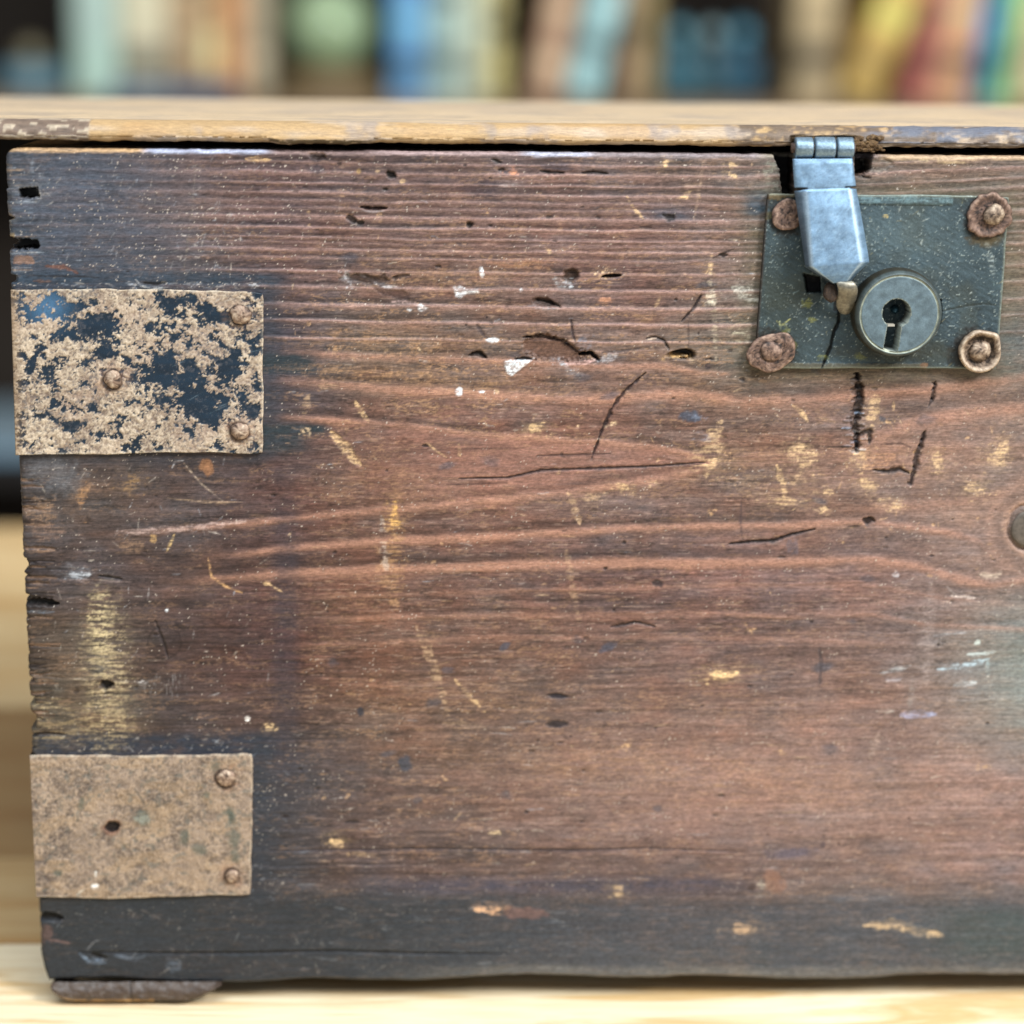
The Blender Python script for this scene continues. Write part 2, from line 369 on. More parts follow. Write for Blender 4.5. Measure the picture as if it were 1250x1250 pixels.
def paint_front(px, py):
    C = Canvas(px, py, base_grid(px, py)); C.scatter = True
    col = C.col
    # large soft tone and fine grain along the board
    t = fbm(px/90, py/16, 9, 5, 0.6); t2 = fbm(px/32, py/13, 10, 5, .68)
    col *= (0.42+0.66*t+.5*t2)[..., None]
    wb = ((fbm(px/48, py/20, 8, 4, .6)-.5)*0.55)[..., None]           # reddish against bluish varnish
    col *= 1+wb*np.array([1.0, 0.0, -.8])
    warp = 2.2*(fbm(px/55, py/14, 21, 3)-0.5)*2
    bend = np.interp(px, [0, 300, 600, 900, 1250], [6, 2, 0, -2, -6])
    yy = py+warp-bend
    g1 = fbm(px/220, yy/3.4, 12, 2); g2 = fbm(px/70, yy/1.9, 14, 2); g3 = fbm(px/28, yy/1.5, 16, 2)
    low = sstep(640, 760, py)
    ga = (0.38+0.08*low)*(1-0.45*sstep(1050, 1150, py))
    gr = (g1-0.5)*0.9+(g2-0.5)*0.8+(g3-0.5)*0.7
    col *= np.clip(1+ga*1.55*gr, 0.35, 1.9)[..., None]
    C.dep -= 0.55*gr*(0.6+0.4*low)
    # mottling of worn varnish: greyish and tan breaks
    mot = sstep(0.50, 0.68, fbm(px/34, py/9, 31, 4, 0.65)); fleck = fbm(px/5.0, py/1.7, 33, 3, 0.7)
    wear = mot*sstep(0.44, 0.66, fleck)
    zone = np.exp(-((px-620)/330)**2-((py-430)/190)**2)*1.0+0.45*np.exp(-((px-620)/420)**2-((py-930)/170)**2)+0.25
    amt = np.clip(wear*zone*0.75, 0, 0.85)[..., None]
    col[:] = col*(1-amt)+lin((158, 122, 88))*amt
    drk = (sstep(0.55, 0.72, fbm(px/26, py/7, 35, 4, 0.6))*sstep(0.4, 0.6, fbm(px/4, py/1.8, 37, 2)))*0.38
    col *= (1-drk*sstep(1200, 1000, py))[..., None]
    # pale horizontal hairs
    hair = sstep(0.70, 0.80, fbm(px/22, yy/1.3, 39, 2, 0.6))*0.28*sstep(200, 460, px)
    col[:] = col*(1-hair[..., None])+lin((176, 148, 128))*hair[..., None]
    # tongue of flat grain
    ytop = np.interp(px, [300,400,450,520,600,660,740,800,850,875], [507,514,518,524,533,536,542,547,557,565])
    ybot = np.interp(px, [300,400,500,600,700,800,850,875], [640,628,618,610,599,584,575,566])
    tg = sstep(-2, 3, yy-ytop)*sstep(-4, 4, ybot-yy)*(1-sstep(865, 878, px))*sstep(330, 620, px)
    n = fbm(px/50, yy/5, 44, 4, .6)
    tm = np.clip(tg*(0.55+1.3*(n-0.5)), 0, 0.8)[..., None]
    col[:] = col*(1-tm)+lin((150, 106, 88))*tm
    # growth rings
    for pts, hw, a in RINGS:
        pts = np.array(pts, float); x0, x1 = pts[0, 0], pts[-1, 0]
        yl = np.interp(px, pts[:, 0], pts[:, 1]); dy = py+warp*0.7-yl
        near = (np.abs(dy) < 22) & (px > x0-60) & (px < x1+60)
        if not near.any(): continue
        X, Y, d = px[near], py[near], dy[near]
        fade = sstep(x0-30, x0+90, X)*(1-sstep(x1-60, x1+25, X)) if x0 > 1 else 1-sstep(x1-60, x1+25, X)
        fade = fade*(0.25+0.75*sstep(120, 420, X))*np.interp(X, [850, 1000], [1, 0.85])
        br = 0.45+1.1*fbm(X/60, yl[near]/3+7, 80, 3)
        sharp = np.where(d > 0, hw*1.5, hw*(0.62 if pts[0, 1] < 420 else 1.2))*(.7+.7*fbm(X/30, Y/9, 86, 3))
        prof = np.exp(-(d/sharp)**2)*fade*br*a
        prof = np.clip(prof*(0.72+0.56*fbm(X/4, Y/1.6, 84, 2)), 0, 1)
        k = (prof*(0.72 if pts[0, 1] < 420 else .66))[..., None]
        tint = lin((172, 136, 122)) if pts[0, 1] < 420 else lin((176, 128, 102))
        col[near] = col[near]*(1-k)+tint*k
        dk = np.exp(-((d+hw*2.4)/(hw*1.4))**2)*fade*a*0.34
        col[near] *= (1-dk)[..., None]
        C.dep[near] -= prof*(1.5 if pts[0, 1] < 420 else .8)
    # knot at the right
    kx, ky = 1254, 645
    r = np.hypot((px-kx)*1.0, (py-ky)*0.86)+6*(fbm(px/12, py/12, 91, 3)-0.5)
    for rr, wd, cc, aa in ((27,5,(170,132,104),.45),(36,6,(104,82,70),.5),(47,7,(160,122,100),.4),(60,9,(104,86,78),.3)):
        k = (np.exp(-((r-rr)/wd)**2)*aa*(0.6+0.8*fbm(px/8, py/8, 93, 3)))[..., None]
        col[:] = col*(1-k)+lin(cc)*k
    k = (1-sstep(20, 24, r))[..., None]; col[:] = col*(1-k*.9)+lin((88, 80, 72))*k*.9
    C.dep += 3.0*np.exp(-((r-23)/2.2)**2)
    hz = np.clip((np.exp(-((px-900)/330)**2-((py-960)/110)**2)*.42+np.exp(-((px-1180)/160)**2-((py-700)/260)**2)*.25)*(.5+fbm(px/70, py/18, 96, 4)), 0, .6)[..., None]
    col[:] = col*(1-hz)+lin((150, 118, 106))*hz            # hazy sheen at lower centre and right, painted into the colour
    # mildew-green bleached zone at the right edge
    b = np.exp(-((px-1265)/75)**2-((py-825)/75)**2)*(0.4+0.8*fbm(px/60, py/10, 97, 3))*0.55
    b = np.clip(b, 0, .85)[..., None]; col[:] = col*(1-b)+lin((122, 138, 132))*b

    # blue-black iron staining beside the plates; painted sheen at upper left
    def stain_sheen(mask, c=(40, 54, 68), a=0.7):
        k = np.clip(mask*a*(0.35+1.2*fbm(px/14, py/4, 101, 4)), 0, 0.92)[..., None]
        col[:] = col*(1-k)+lin(c)*k
    inx = lambda a, b, s=12: sstep(a-s, a+s, px)*(1-sstep(b-s, b+s, px))
    iny = lambda a, b, s=8: sstep(a-s, a+s, py)*(1-sstep(b-s, b+s, py))
    stain_sheen(inx(-20, 350, 25)*iny(332, 356, 8), (44, 62, 76))
    stain_sheen(inx(300, 342, 14)*iny(350, 560, 10), (52, 60, 70), .6)
    stain_sheen(inx(300, 385, 12)*iny(432, 456, 5), (44, 58, 64), .9)
    stain_sheen(inx(300, 400, 12)*iny(518, 530, 4)+inx(300, 372, 12)*iny(530, 552, 6)*.8, (44, 58, 64), .9)
    stain_sheen(inx(-20, 330, 20)*iny(553, 566, 6), (58, 60, 66), .6)
    stain_sheen(inx(40, 340, 25)*iny(896, 926, 9), (42, 52, 66), .8)
    stain_sheen(inx(300, 336, 14)*iny(900, 1100, 14), (46, 54, 64), .65)
    stain_sheen(inx(336, 470, 60)*iny(905, 1000, 30), (62, 64, 70), .4)
    stain_sheen(inx(-20, 700, 150)*iny(1092, 1215, 12), (46, 52, 58), .75)
    stain_sheen(inx(560, 1400, 200)*iny(1098, 1215, 22), (66, 72, 80), .6)
    stain_sheen(inx(470, 900, 60)*iny(1072, 1090, 8), (66, 66, 80), .7)
    stain_sheen(inx(-20, 210, 90)*iny(180, 345, 20), (66, 80, 94), .45)  # bluish sheen on the upper left, put into the colour
    stain_sheen(inx(1150, 1300, 60)*iny(1110, 1170, 14), (66, 78, 76), .6)
    stain_sheen(inx(334, 364, 10)*iny(600, 960, 60), (56, 56, 66), .42)
    # greenish grime round the lock
    gl = np.exp(-(np.clip(np.abs(px-1078)-150, 0, 999)/26)**2-(np.clip(np.abs(py-345)-106, 0, 999)/16)**2)
    stain_sheen(gl, (96, 92, 70), .55)
    stain_sheen(np.exp(-((px-925)/16)**2-((py-250)/16)**2), (52, 76, 92), .9)
    stain_sheen(np.exp(-((px-820)/30)**2-((py-262)/10)**2), (64, 74, 88), .8)
    stain_sheen(np.exp(-((px-1240)/30)**2-((py-420)/40)**2), (86, 100, 104), .5)

    # ---- small pale specks and scratches in the varnish
    sp = fbm(px/1.9, py/1.5, 111, 2, .6)
    dens = 0.3+0.8*np.exp(-((px-200)/210)**2-((py-270)/110)**2)+0.35*np.exp(-((px-420)/140)**2-((py-980)/70)**2)
    clu = sstep(.42, .62, fbm(px/28, py/20, 113, 3))
    k = (sstep(0.835-0.07*dens, 0.90-0.07*dens, sp)*0.75*clu*(1-.6*sstep(1070, 1110, py)))[..., None]
    col[:] = col*(1-k)+lin((190, 178, 160))*k
    rr = random.Random(5)
    def scr(n, x0, x1, y0, y1, angs, l0, l1, cols, a=0.6, w=1.1, off=0):
        for _ in range(n):
            x, y = rr.uniform(x0, x1), rr.uniform(y0, y1); an = math.radians(rr.gauss(*angs)); l = rr.uniform(l0, l1)/2
            C.stroke([(x-l*math.cos(an), y-l*math.sin(an)), (x+l*math.cos(an)*.3, y+l*math.sin(an)*.3+rr.uniform(-1, 1)), (x+l*math.cos(an), y+l*math.sin(an))],
                     w*rr.uniform(.7, 1.5), rr.choice(cols), a*rr.uniform(.5, 1.2), rag=.7)
    PALE = [(178,176,172),(196,186,166),(160,170,178),(206,196,180)]
    TAN = [(206,166,116),(190,150,104),(214,184,140)]
    scr(110, 20, 330, 195, 345, (-40, 35), 4, 12, PALE, .36)
    scr(45, 215, 300, 255, 335, (-30, 40), 4, 10, PALE, .5, 1.2)
    scr(60, 30, 320, 345, 352, (0, 25), 4, 12, PALE, .5)
    scr(70, 30, 330, 560, 900, (-60, 50), 5, 16, PALE, .4)
    scr(60, 60, 330, 896, 923, (0, 35), 3, 8, PALE, .4)
    scr(40, 305, 350, 925, 1100, (0, 35), 3, 8, PALE, .32)
    scr(80, 350, 900, 640, 1050, (0, 8), 6, 20, PALE+TAN, .42)
    scr(120, 340, 950, 200, 640, (0, 14), 4, 14, PALE+TAN, .42)
    scr(60, 340, 950, 200, 640, (60, 30), 4, 11, TAN, .5)
    scr(70, 860, 1240, 470, 700, (20, 45), 4, 12, TAN, .5)
    scr(70, 400, 1200, 880, 1080, (0, 5), 8, 30, TAN+PALE, .34)
    scr(26, 60, 500, 1100, 1190, (-50, 50), 6, 20, PALE, .22)
    scr(60, 350, 700, 1060, 1190, (0, 6), 6, 24, [(150,156,160),(120,128,134)], .35)
    scr(22, 60, 1100, 200, 1050, (50, 60), 20, 60, [(150,136,124),(60,48,46)], .25, .9)
    for _ in range(130):      # tiny dents and pits
        x, y = rr.uniform(20, 1240), rr.uniform(195, 1060)
        C.blob(x, y, rr.uniform(1.2, 4.5), rr.uniform(.9, 1.9), (44, 34, 34), rr.uniform(.4, .85), depth=rr.uniform(.6, 2))
    for _ in range(26):       # bruised blue spots
        C.blob(rr.uniform(350, 1200), rr.uniform(200, 1000), rr.uniform(4, 12), rr.uniform(3, 6), (66, 74, 86), rr.uniform(.35, .6), rr.uniform(-20, 20), soft=.5)
    for _ in range(60):       # tan chips
        C.blob(rr.uniform(345, 1230), rr.uniform(195, 1000), rr.uniform(1.5, 5), rr.uniform(1, 2.5), rr.choice(TAN), rr.uniform(.5, .9), rr.uniform(-60, 60), depth=.5)

    Y1 = (216, 180, 126); Y2 = (182, 150, 112); WH = (214, 222, 224); DK = (30, 22, 20); BL = (16, 12, 12)
    # worn bare tan areas
    for x, y, rx, ry, a in ((450,455,120,9,.55),(560,335,90,10,.45),(520,418,120,12,.4),(600,470,170,12,.35),(400,420,60,8,.35),(740,420,110,14,.22),(470,590,90,22,.3),(900,560,60,14,.25),(560,850,180,22,.2),(700,930,200,26,.25),(950,960,190,34,.22),(470,345,60,9,.3),(1080,560,70,30,.25),(420,740,70,40,.15)):
        C.blob(x, y, rx, ry, (178, 136, 92), a, 2, rag=.9, soft=.7, patchy=.46, aniso=True)
    # pale dusty patch upper left of the lower plate
    C.blob(131, 822, 25, 84, (186, 166, 122), .75, -3, rag=.8, soft=.6, patchy=.47)
    C.blob(122, 760, 13, 34, (196, 178, 130), .7, -4, rag=.8, soft=.5, patchy=.45)
    C.blob(90, 885, 60, 20, (160, 138, 96), .55, 0, rag=.9, soft=.7, patchy=.47)
    C.blob(160, 590, 14, 10, (158, 122, 72), .6, 0, rag=.9, patchy=.45)
    C.blob(100, 604, 7, 15, (170, 126, 80), .8, 25, rag=.9); C.blob(252, 570, 8, 10, (150, 104, 66), .8, 0)
    C.blob(48, 622, 24, 16, (150, 118, 88), .6, 0, rag=.9, patchy=.42); C.blob(55, 650, 20, 8, (140, 110, 90), .5, rag=.9)
    C.blob(70, 580, 30, 18, (104, 108, 112), .5, 20, rag=.9, soft=.7)
    # marks
    C.stroke([(404,527),(420,545),(440,568)], 11, Y1, .85, .5, 1.2); C.stroke([(434,490),(440,500),(450,514)], 6, Y1, .8, .8)
    C.stroke([(378,482),(373,492),(370,508)], 9, Y2, .75, .9, patchy=.42); C.stroke([(388,470),(412,472)], 8, Y2, .5, .9)
    C.stroke([(520,540),(535,552),(545,558)], 2, Y1, .6); C.stroke([(560,542),(562,558)], 5, Y1, .6, .9)
    C.blob(655, 523, 9, 7, Y1, .85); C.blob(762, 594, 9, 5, Y1, .85, 15); C.blob(722, 607, 9, 6, Y2, .8)
    C.stroke([(693,602),(700,614),(708,640)], 8, Y2, .8, .9, patchy=.42); C.stroke([(690,665),(696,700),(708,765)], 8, Y2, .35, .9, patchy=.45)
    C.stroke([(880,515),(872,528),(870,560),(862,580)], 17, (206,172,124), .7, .9, patchy=.43); C.blob(862, 562, 18, 11, (206,172,124), .55, -20, rag=.9, patchy=.43)
    C.stroke([(765,240),(772,252),(785,267)], 4, Y1, .8, .9, patchy=.45); C.blob(839, 237, 8, 4, Y1, .9, -38); C.blob(812, 199, 5, 5, Y1, .8)
    C.blob(893, 202, 6, 4, Y1, .8); C.blob(892, 213, 6, 3, Y1, .9, 20); C.blob(915, 201, 4, 3, Y2, .8); C.blob(920, 212, 2.5, 2, Y2, .8)
    C.stroke([(859,192),(855,225),(847,268)], 3.5, (170,142,116), .55, .6); C.stroke([(868,322),(866,345),(872,380),(874,440)], 6, (188,172,142), .6, .9, patchy=.42)
    C.blob(868, 362, 6, 9, (214,204,178), .7, rag=.9); C.blob(867, 328, 3, 8, Y1, .7); C.stroke([(806,362),(800,374)], 4, Y1, .7)
    C.blob(911, 358, 16, 7, (184,182,166), .6, 30, rag=.9, patchy=.42); C.blob(905, 410, 13, 8, (180,172,142), .6, 40, rag=.9, patchy=.42); C.blob(945, 212, 11, 20, (140,140,122), .7, 0, rag=.9)
    C.blob(739, 333, 7, 3.5, (226,190,142), .9); C.blob(738, 365, 6, 3, (200,140,100), .7); C.blob(640, 322, 40, 8, (170,120,82), .4, rag=.9, patchy=.42)
    C.stroke([(478,622),(482,650),(476,690),(482,740)], 26, (196,150,96), .4, .9, patchy=.45); C.blob(482, 632, 6, 14, (222,172,84), .8, 0, rag=.7)
    C.stroke([(466,630),(468,660),(472,700)], 8, (190,180,166), .45, .9, patchy=.45)
    C.stroke([(508,765),(518,790),(530,815),(547,872)], 9, Y2, .7, .8, patchy=.43); C.stroke([(518,770),(528,800)], 7, Y2, .5, .8, patchy=.45)
    C.stroke([(555,829),(572,848),(592,869)], 4.5, Y1, .75, .9, patchy=.44); C.blob(565, 885, 30, 6, Y2, .3, 10, rag=.9, patchy=.45)
    for a in (((973,548,10,7,-20)),((960,612,18,4,0)),((1215,560,10,9,0)),((1192,596,11,7,15)),((1145,564,5,9,-10)),((1093,615,8,4,0)),((1077,612,5,3,0)),((1012,600,6,3,0)),((1050,560,8,8,0)),((1066,500,6,16,10)),((1095,620,4,3,0)),((1225,545,6,10,20)),((1008,622,4,2,0)),((1060,592,9,7,30)),((985,560,8,12,30))):
        C.blob(a[0], a[1], a[2]*1.1, a[3]*1.1, (208,174,126), .75, a[4], rag=.95)
    C.stroke([(948,568),(956,590),(958,612)], 8, Y1, .75, .9); C.stroke([(978,575),(962,598),(957,612)], 6, Y2, .6, .9, patchy=.42); C.stroke([(968,495),(978,503),(986,514)], 6, Y1, .8); C.stroke([(1000,510),(1020,516)], 3, Y2, .5)
    C.stroke([(1091,491),(1091,501)], 3, Y1, .7); C.blob(1070, 562, 22, 9, (190,140,100), .5, 0, rag=.9); C.blob(950, 590, 60, 16, Y2, .25, 0, rag=.9, patchy=.47)
    C.blob(880, 824, 18, 5.5, (228,192,132), .9, -6, rag=.8); C.stroke([(1056,1130),(1090,1128),(1120,1138),(1150,1142)], 12, (204,172,124), .8, .7); C.blob(906, 1134, 16, 6, (200,164,122), .8, 4)
    C.blob(930, 1081, 7, 5, (196,188,166), .8); C.blob(945, 1075, 12, 14, (150,104,76), .35, rag=.9); C.blob(918, 1083, 6, 4, (60,44,44), .7)
    C.blob(597, 1110, 17, 3.4, (214,166,120), .9); C.blob(640, 1115, 26, 7, (120,86,76), .5, 5, rag=.9); C.blob(410, 1028, 8, 4.5, (222,186,130), .9, 10); C.blob(754, 1088, 8, 5, (178,150,110), .8, 40)
    C.blob(437, 1041, 8, 1.6, Y1, .7); C.blob(603, 1016, 5, 2, (230,200,150), .8); C.stroke([(552,1005),(560,995),(563,992)], 2, Y2, .7)
    for p, wd, c, a in (([(1145,817),(1180,812),(1208,804)],5,(176,204,214),.75),([(1180,799),(1215,796)],4,(190,208,206),.7),([(1165,836),(1192,833)],6,(196,204,204),.75),([(1100,873),(1142,872)],8,(150,162,196),.7),([(1070,868),(1092,868)],4,(190,184,170),.5),([(1075,822),(1112,812)],4,(176,184,184),.55),([(1160,727),(1190,730)],4,(200,184,172),.7),([(1195,700),(1215,704),(1222,698)],7,(216,196,170),.6),([(1205,804),(1206,826)],5,(150,176,178),.5),([(1140,776),(1180,772)],3,(170,176,180),.5),([(1155,715),(1172,732)],2,(190,180,170),.3),([(1080,830),(1100,828)],7,(178,180,186),.5),([(1190,786),(1196,782)],8,(196,214,204),.5),([(1090,702),(1098,702)],5,(214,216,220),.6)):
        C.stroke(p, wd, c, a, .6, soft=.7)
    C.stroke([(1136,712),(1134,760),(1130,832)], 15, (166,150,142), .42, .8, soft=.7); C.stroke([(1114,826),(1110,872)], 8, (160,154,146), .4, .8, soft=.7); C.stroke([(1072,895),(1062,925)], 9, (180,158,138), .35, .8, soft=.8)
    C.stroke([(140,650),(180,649),(215,646),(300,636)], 7, (196,170,158), .55, .6); C.blob(95, 701, 14, 4.5, (170,178,184), .75, 8, rag=.7); C.stroke([(60,708),(160,711)], 3, (150,130,124), .5)
    C.stroke([(185,652),(188,662)], 9, (206,164,96), .7, .8); C.stroke([(213,652),(204,672)], 3.4, (214,180,110), .85, .3); C.blob(163, 668, 14, 7, (150,118,88), .5, 0, rag=.9)
    C.stroke([(254,681),(258,704),(275,716),(296,724)], 2.8, (214,166,104), .8, .4); C.stroke([(325,711),(336,718),(345,723)], 2, Y1, .8); C.blob(326, 712, 4, 2.5, Y1, .9)
    C.stroke([(224,565),(245,590),(272,612)], 1.7, (200,178,150), .6, .3); C.stroke([(205,608),(250,613),(296,613)], 2.2, (176,148,116), .8, .2); C.stroke([(210,571),(214,563),(224,562)], 2, (190,190,190), .6)
    C.blob(302, 877, 3.4, 3.4, (244,240,228), 1, rag=.1); C.blob(328, 889, 4.5, 2.6, (236,200,140), .95, -10); C.blob(204, 745, 2, 2, WH, .9)
    C.blob(220, 764, 9, 3, (44,36,36), .7, 30); C.blob(440, 868, 4, 6, (52, 56, 66), .8); C.blob(495, 932, 9, 9, (62,70,82), .8, -40); C.blob(1015, 914, 9, 6, (70,74,84), .5, soft=.5)
    C.blob(842, 508, 15, 7, (66,78,94), .8, 3); C.blob(848, 509, 7, 3, (120,132,150), .6); C.blob(860, 535, 10, 5, (120,124,134), .5, 25)
    C.blob(680, 884, 12, 4, (40,36,42), .85, 0, depth=1.5); C.blob(683, 850, 13, 3.5, (34,34,44), .9, 3, depth=2); C.blob(615, 790, 8, 4, (64,76,92), .6, -30); C.blob(742, 790, 11, 5, (60,74,92), .6, -20)
    C.stroke([(905,612),(904,640),(906,655)], 3, (70,56,60), .5)
    # white paint flakes
    C.blob(588, 332, 2.8, 5.5, WH, 1, -10, rag=.3); C.poly([(553,350),(562,349),(568,353),(583,352),(584,358),(570,358),(562,364),(556,362)], WH, 1, -0.6, .8)
    C.poly([(614,441),(653,437),(640,447),(625,459),(619,456)], WH, 1, -0.8, .6); C.blob(515, 376, 6, 4, WH, .9, 25); C.blob(602, 415, 8, 3.2, WH, .95, 3, rag=.4); C.blob(560, 478, 4, 4.5, WH, .8); C.blob(588, 478, 4, 2, WH, .7)
    C.stroke([(440,336),(455,343),(470,349),(490,352)], 4, (178,178,178), .75, .8); C.blob(423, 340, 5, 7, (176,178,178), .8, -20, rag=.8); C.stroke([(478,368),(505,370),(520,378)], 4, (190,160,150), .7, .7)
    C.blob(697, 350, 3, 1.5, WH, .6); C.blob(636, 354, 2, 2, WH, .8); C.blob(500, 378, 3, 2, WH, .7)
    C.blob(690, 446, 10, 4, (176,192,200), .7, 40, rag=.9)
    # gouges and holes (real recesses)
    C.blob(697, 337, 11, 8.5, (74, 56, 46), .95, -15, depth=7, rag=.5); C.blob(687, 346, 10, 4, (158,164,164), .75, 0, rag=.8)
    C.blob(665, 369, 12, 5, (78, 58, 50), .9, 12, depth=5); C.stroke([(655,366),(672,369),(684,375)], 3, DK, .8, .8, 3); C.stroke([(654,376),(682,378)], 4, (150,168,176), .6, .8)
    C.stroke([(735,338),(745,337),(758,336)], 4.2, BL, .95, .3, 8); C.blob(450, 341, 27, 6, (62, 46, 40), .8, 6, depth=3, rag=.8); C.stroke([(480,338),(500,336)], 4, (40,30,26), .7, .6, 2)
    C.blob(480, 358, 22, 6, (70,50,46), .55, 20, rag=.9, depth=1.5)
    C.poly([(640,413),(662,409),(690,416),(706,428),(722,432),(700,441),(680,440),(655,438),(640,430)], (104, 74, 58), .85, 6, 2.2, 2.5)
    C.stroke([(638,412),(662,410),(690,417),(706,430)], 4, (50,36,32), .75, .6, 3); C.stroke([(690,443),(712,443),(729,438)], 5, (200,160,150), .9, .3); C.stroke([(708,433),(722,431),(731,440)], 5, BL, .95, .6, 8)
    C.stroke([(735,430),(760,428),(790,424)], 2.5, (60,52,54), .7, .5, 1); C.blob(745, 436, 10, 5, (170,170,172), .6, -20, rag=.9)
    C.stroke([(628,438),(650,438)], 3, BL, .9, .6, 4); C.stroke([(573,434),(584,431),(593,437)], 5, DK, .9, .7, 5); C.stroke([(582,396),(592,411)], 5, (58,50,54), .7, .6, 1); C.stroke([(697,390),(699,408),(702,416)], 3, (44,32,36), .8, .5, 1.5)
    C.blob(712, 420, 10, 6, (112,122,136), .6, 0, rag=.9)
    C.blob(832, 433, 15, 5.6, BL, .97, -3, depth=11, rag=.4); C.blob(828, 436, 10, 2, (214,170,104), .95, -4, rag=.5, depth=-8)
    C.stroke([(789,413),(800,411),(811,416),(817,427)], 2.8, (36,26,26), .9, .5, 2); C.stroke([(790,415),(801,413)], 2, (206,180,150), .8); C.stroke([(840,392),(841,425)], 2, (70,56,54), .5)
    C.stroke([(788,455),(765,475),(750,493),(742,510),(733,530),(722,560)], 3.6, (40,28,30), .85, .9, 3); C.stroke([(856,360),(846,377),(832,392)], 3.6, (34,24,26), .85, .8, 2); C.blob(864, 448, 4, 4, (60,50,54), .7)
    C.stroke([(560,584),(620,583),(660,574),(720,572),(800,569),(862,564)], 2.8, (42,28,30), .9, .5, 2); C.stroke([(545,592),(620,589)], 2, (70,46,40), .6); C.stroke([(655,556),(700,555),(745,554)], 2.2, (58,38,36), .75, .4, 1); C.stroke([(555,548),(640,547)], 2.4, (84,58,50), .6)
    C.stroke([(890,664),(920,661),(945,660),(965,653),(995,646)], 3.6, (34,26,28), .95, .5, 3); C.stroke([(1035,643),(1050,642)], 2, DK, .8); C.blob(1060, 636, 6.5, 4, (34,24,24), .9, 0, depth=4)
    C.blob(967, 667, 7, 8, (96,90,98), .5, rag=.9)
    C.stroke([(745,765),(765,762),(775,759),(800,765)], 3, (36,26,28), .85, .6, 2); C.blob(802, 712, 6, 5, (54,44,46), .8, 30, depth=1); C.stroke([(1000,790),(1002,808),(1001,834)], 5, (62,56,60), .6, .6, .8)
    # deep split under the lock, and its slanting neighbour
    C.stroke([(1047,457),(1050,480),(1047,500),(1044,522),(1046,551)], 8, (30,22,22), .85, .9, 6)
    for i in range(30):
        y = 456+i*3.25; x = 1047+3.5*math.sin(i*1.7)+rr.uniform(-2, 2)-(2 if y > 520 else 0); ww = rr.uniform(5, 13)*(1 if y < 530 else .9)
        C.stroke([(x-ww/2, y), (x+ww/2, y+rr.uniform(-1, 1))], rr.uniform(2,4.6), (26,18,18) if rr.random() < .6 else (92,76,68), .7, .8, rr.uniform(1, 5))
    for i in range(11):
        y = 505+i*4.4; x = rr.uniform(1034, 1058); C.stroke([(x-6, y), (x+6, y)], 2.2, rr.choice([(140,160,184),(176,170,164),(112,100,98)]), .75, .6, -2)
    C.stroke([(1034,548),(1046,553),(1052,548)], 3, (160,150,142), .6); C.stroke([(1052,528),(1062,527),(1061,541)], 6, DK, .85, .7, 3)
    C.stroke([(1142,466),(1139,482),(1134,496)], 4.5, (40,32,34), .75, 1., 3); C.stroke([(1129,526),(1124,545),(1119,556),(1117,572),(1112,592)], 6.5, (38,30,32), .8, 1., 4)
    for i in range(22):
        t = i/21; y = 462+t*134; x = 1143-t*34+rr.uniform(-1.5, 1.5)
        if 497 < y < 526: continue
        if rr.random() < .45: continue
        C.stroke([(x-rr.uniform(0,3), y-1), (x+rr.uniform(0,4), y+rr.uniform(-1, 2))], 2.6*math.sin(math.pi*(0.12+.8*t))+1, (40,32,34), .7, .8, 3)
    C.stroke([(1066,574),(1085,576),(1098,573),(1110,578)], 4.6, (36,28,30), .9, .7, 3); C.stroke([(1010,546),(1040,545)], 2, DK, .8); C.stroke([(1075,542),(1100,541),(1112,546)], 2.4, (60,44,44), .6)
    C.stroke([(1074,508),(1080,516)], 6, (78,80,88), .7)
    # small slits in the upper rings
    C.blob(477, 213, 5.5, 4.5, BL, .95, 0, depth=4); C.blob(470, 231, 4, 2, DK, .9, depth=2); C.blob(491, 221, 4, 2.5, Y1, .9); C.blob(461, 209, 3, 2, Y1, .8); C.blob(438, 208, 3, 4, (168,134,72), .7)
    C.stroke([(440,253),(455,255),(472,254)], 3.8, (34,10,10), .95, .4, 4); C.stroke([(440,257),(455,259),(468,258)], 1.8, (160,150,146), .6); C.blob(430, 268, 7, 4, (30,22,22), .85, 20, depth=3); C.blob(440, 272, 5, 3, DK, .9, depth=2)
    C.blob(573, 275, 4.5, 3.5, BL, .9, 0, depth=3); C.stroke([(660,209),(675,211),(688,211)], 3.6, DK, .9, .7, 2.5); C.stroke([(710,211),(725,210),(742,212)], 3.2, DK, .9, .6, 2.5)
    C.blob(388, 190, 11, 4, (48,32,26), .95, 3, depth=4); C.blob(388, 186, 10, 2.2, (214,170,120), .8); C.stroke([(600,194),(612,199)], 3, DK, .9, .5, 2); C.blob(613, 207, 5, 2, DK, .9, depth=2); C.blob(626, 210, 6, 4, (214,140,92), .8); C.blob(622, 225, 12, 4, (160,146,138), .5)
    C.blob(817, 265, 7, 4, (34,30,32), .85, 25, depth=2); C.stroke([(780,277),(795,278)], 2.6, (60,46,44), .7, .5, 1); C.blob(590, 230, 22, 8, (66,56,62), .55, 0, rag=.9, aniso=True); C.blob(680, 203, 20, 5, (70,66,76), .6, aniso=True)
    C.blob(882, 311, 5, 2.5, BL, .85, depth=2); C.stroke([(870,315),(885,308),(897,303)], 2, DK, .7); C.blob(671, 265, 5, 2, DK, .7, depth=1)
    C.stroke([(238,211),(235,250),(228,305),(224,330)], 2, (140,130,110), .35, .8, patchy=.45)
    C.stroke([(40,190),(38,235),(36,270)], 5, (120,132,142), .4, .9, patchy=.45)
    C.stroke([(165,341),(172,349),(184,353),(204,351)], 2.2, (190,190,184), .8, .3, -.5); C.stroke([(175,346),(190,347),(202,345)], 4, DK, .8, .5, 2)
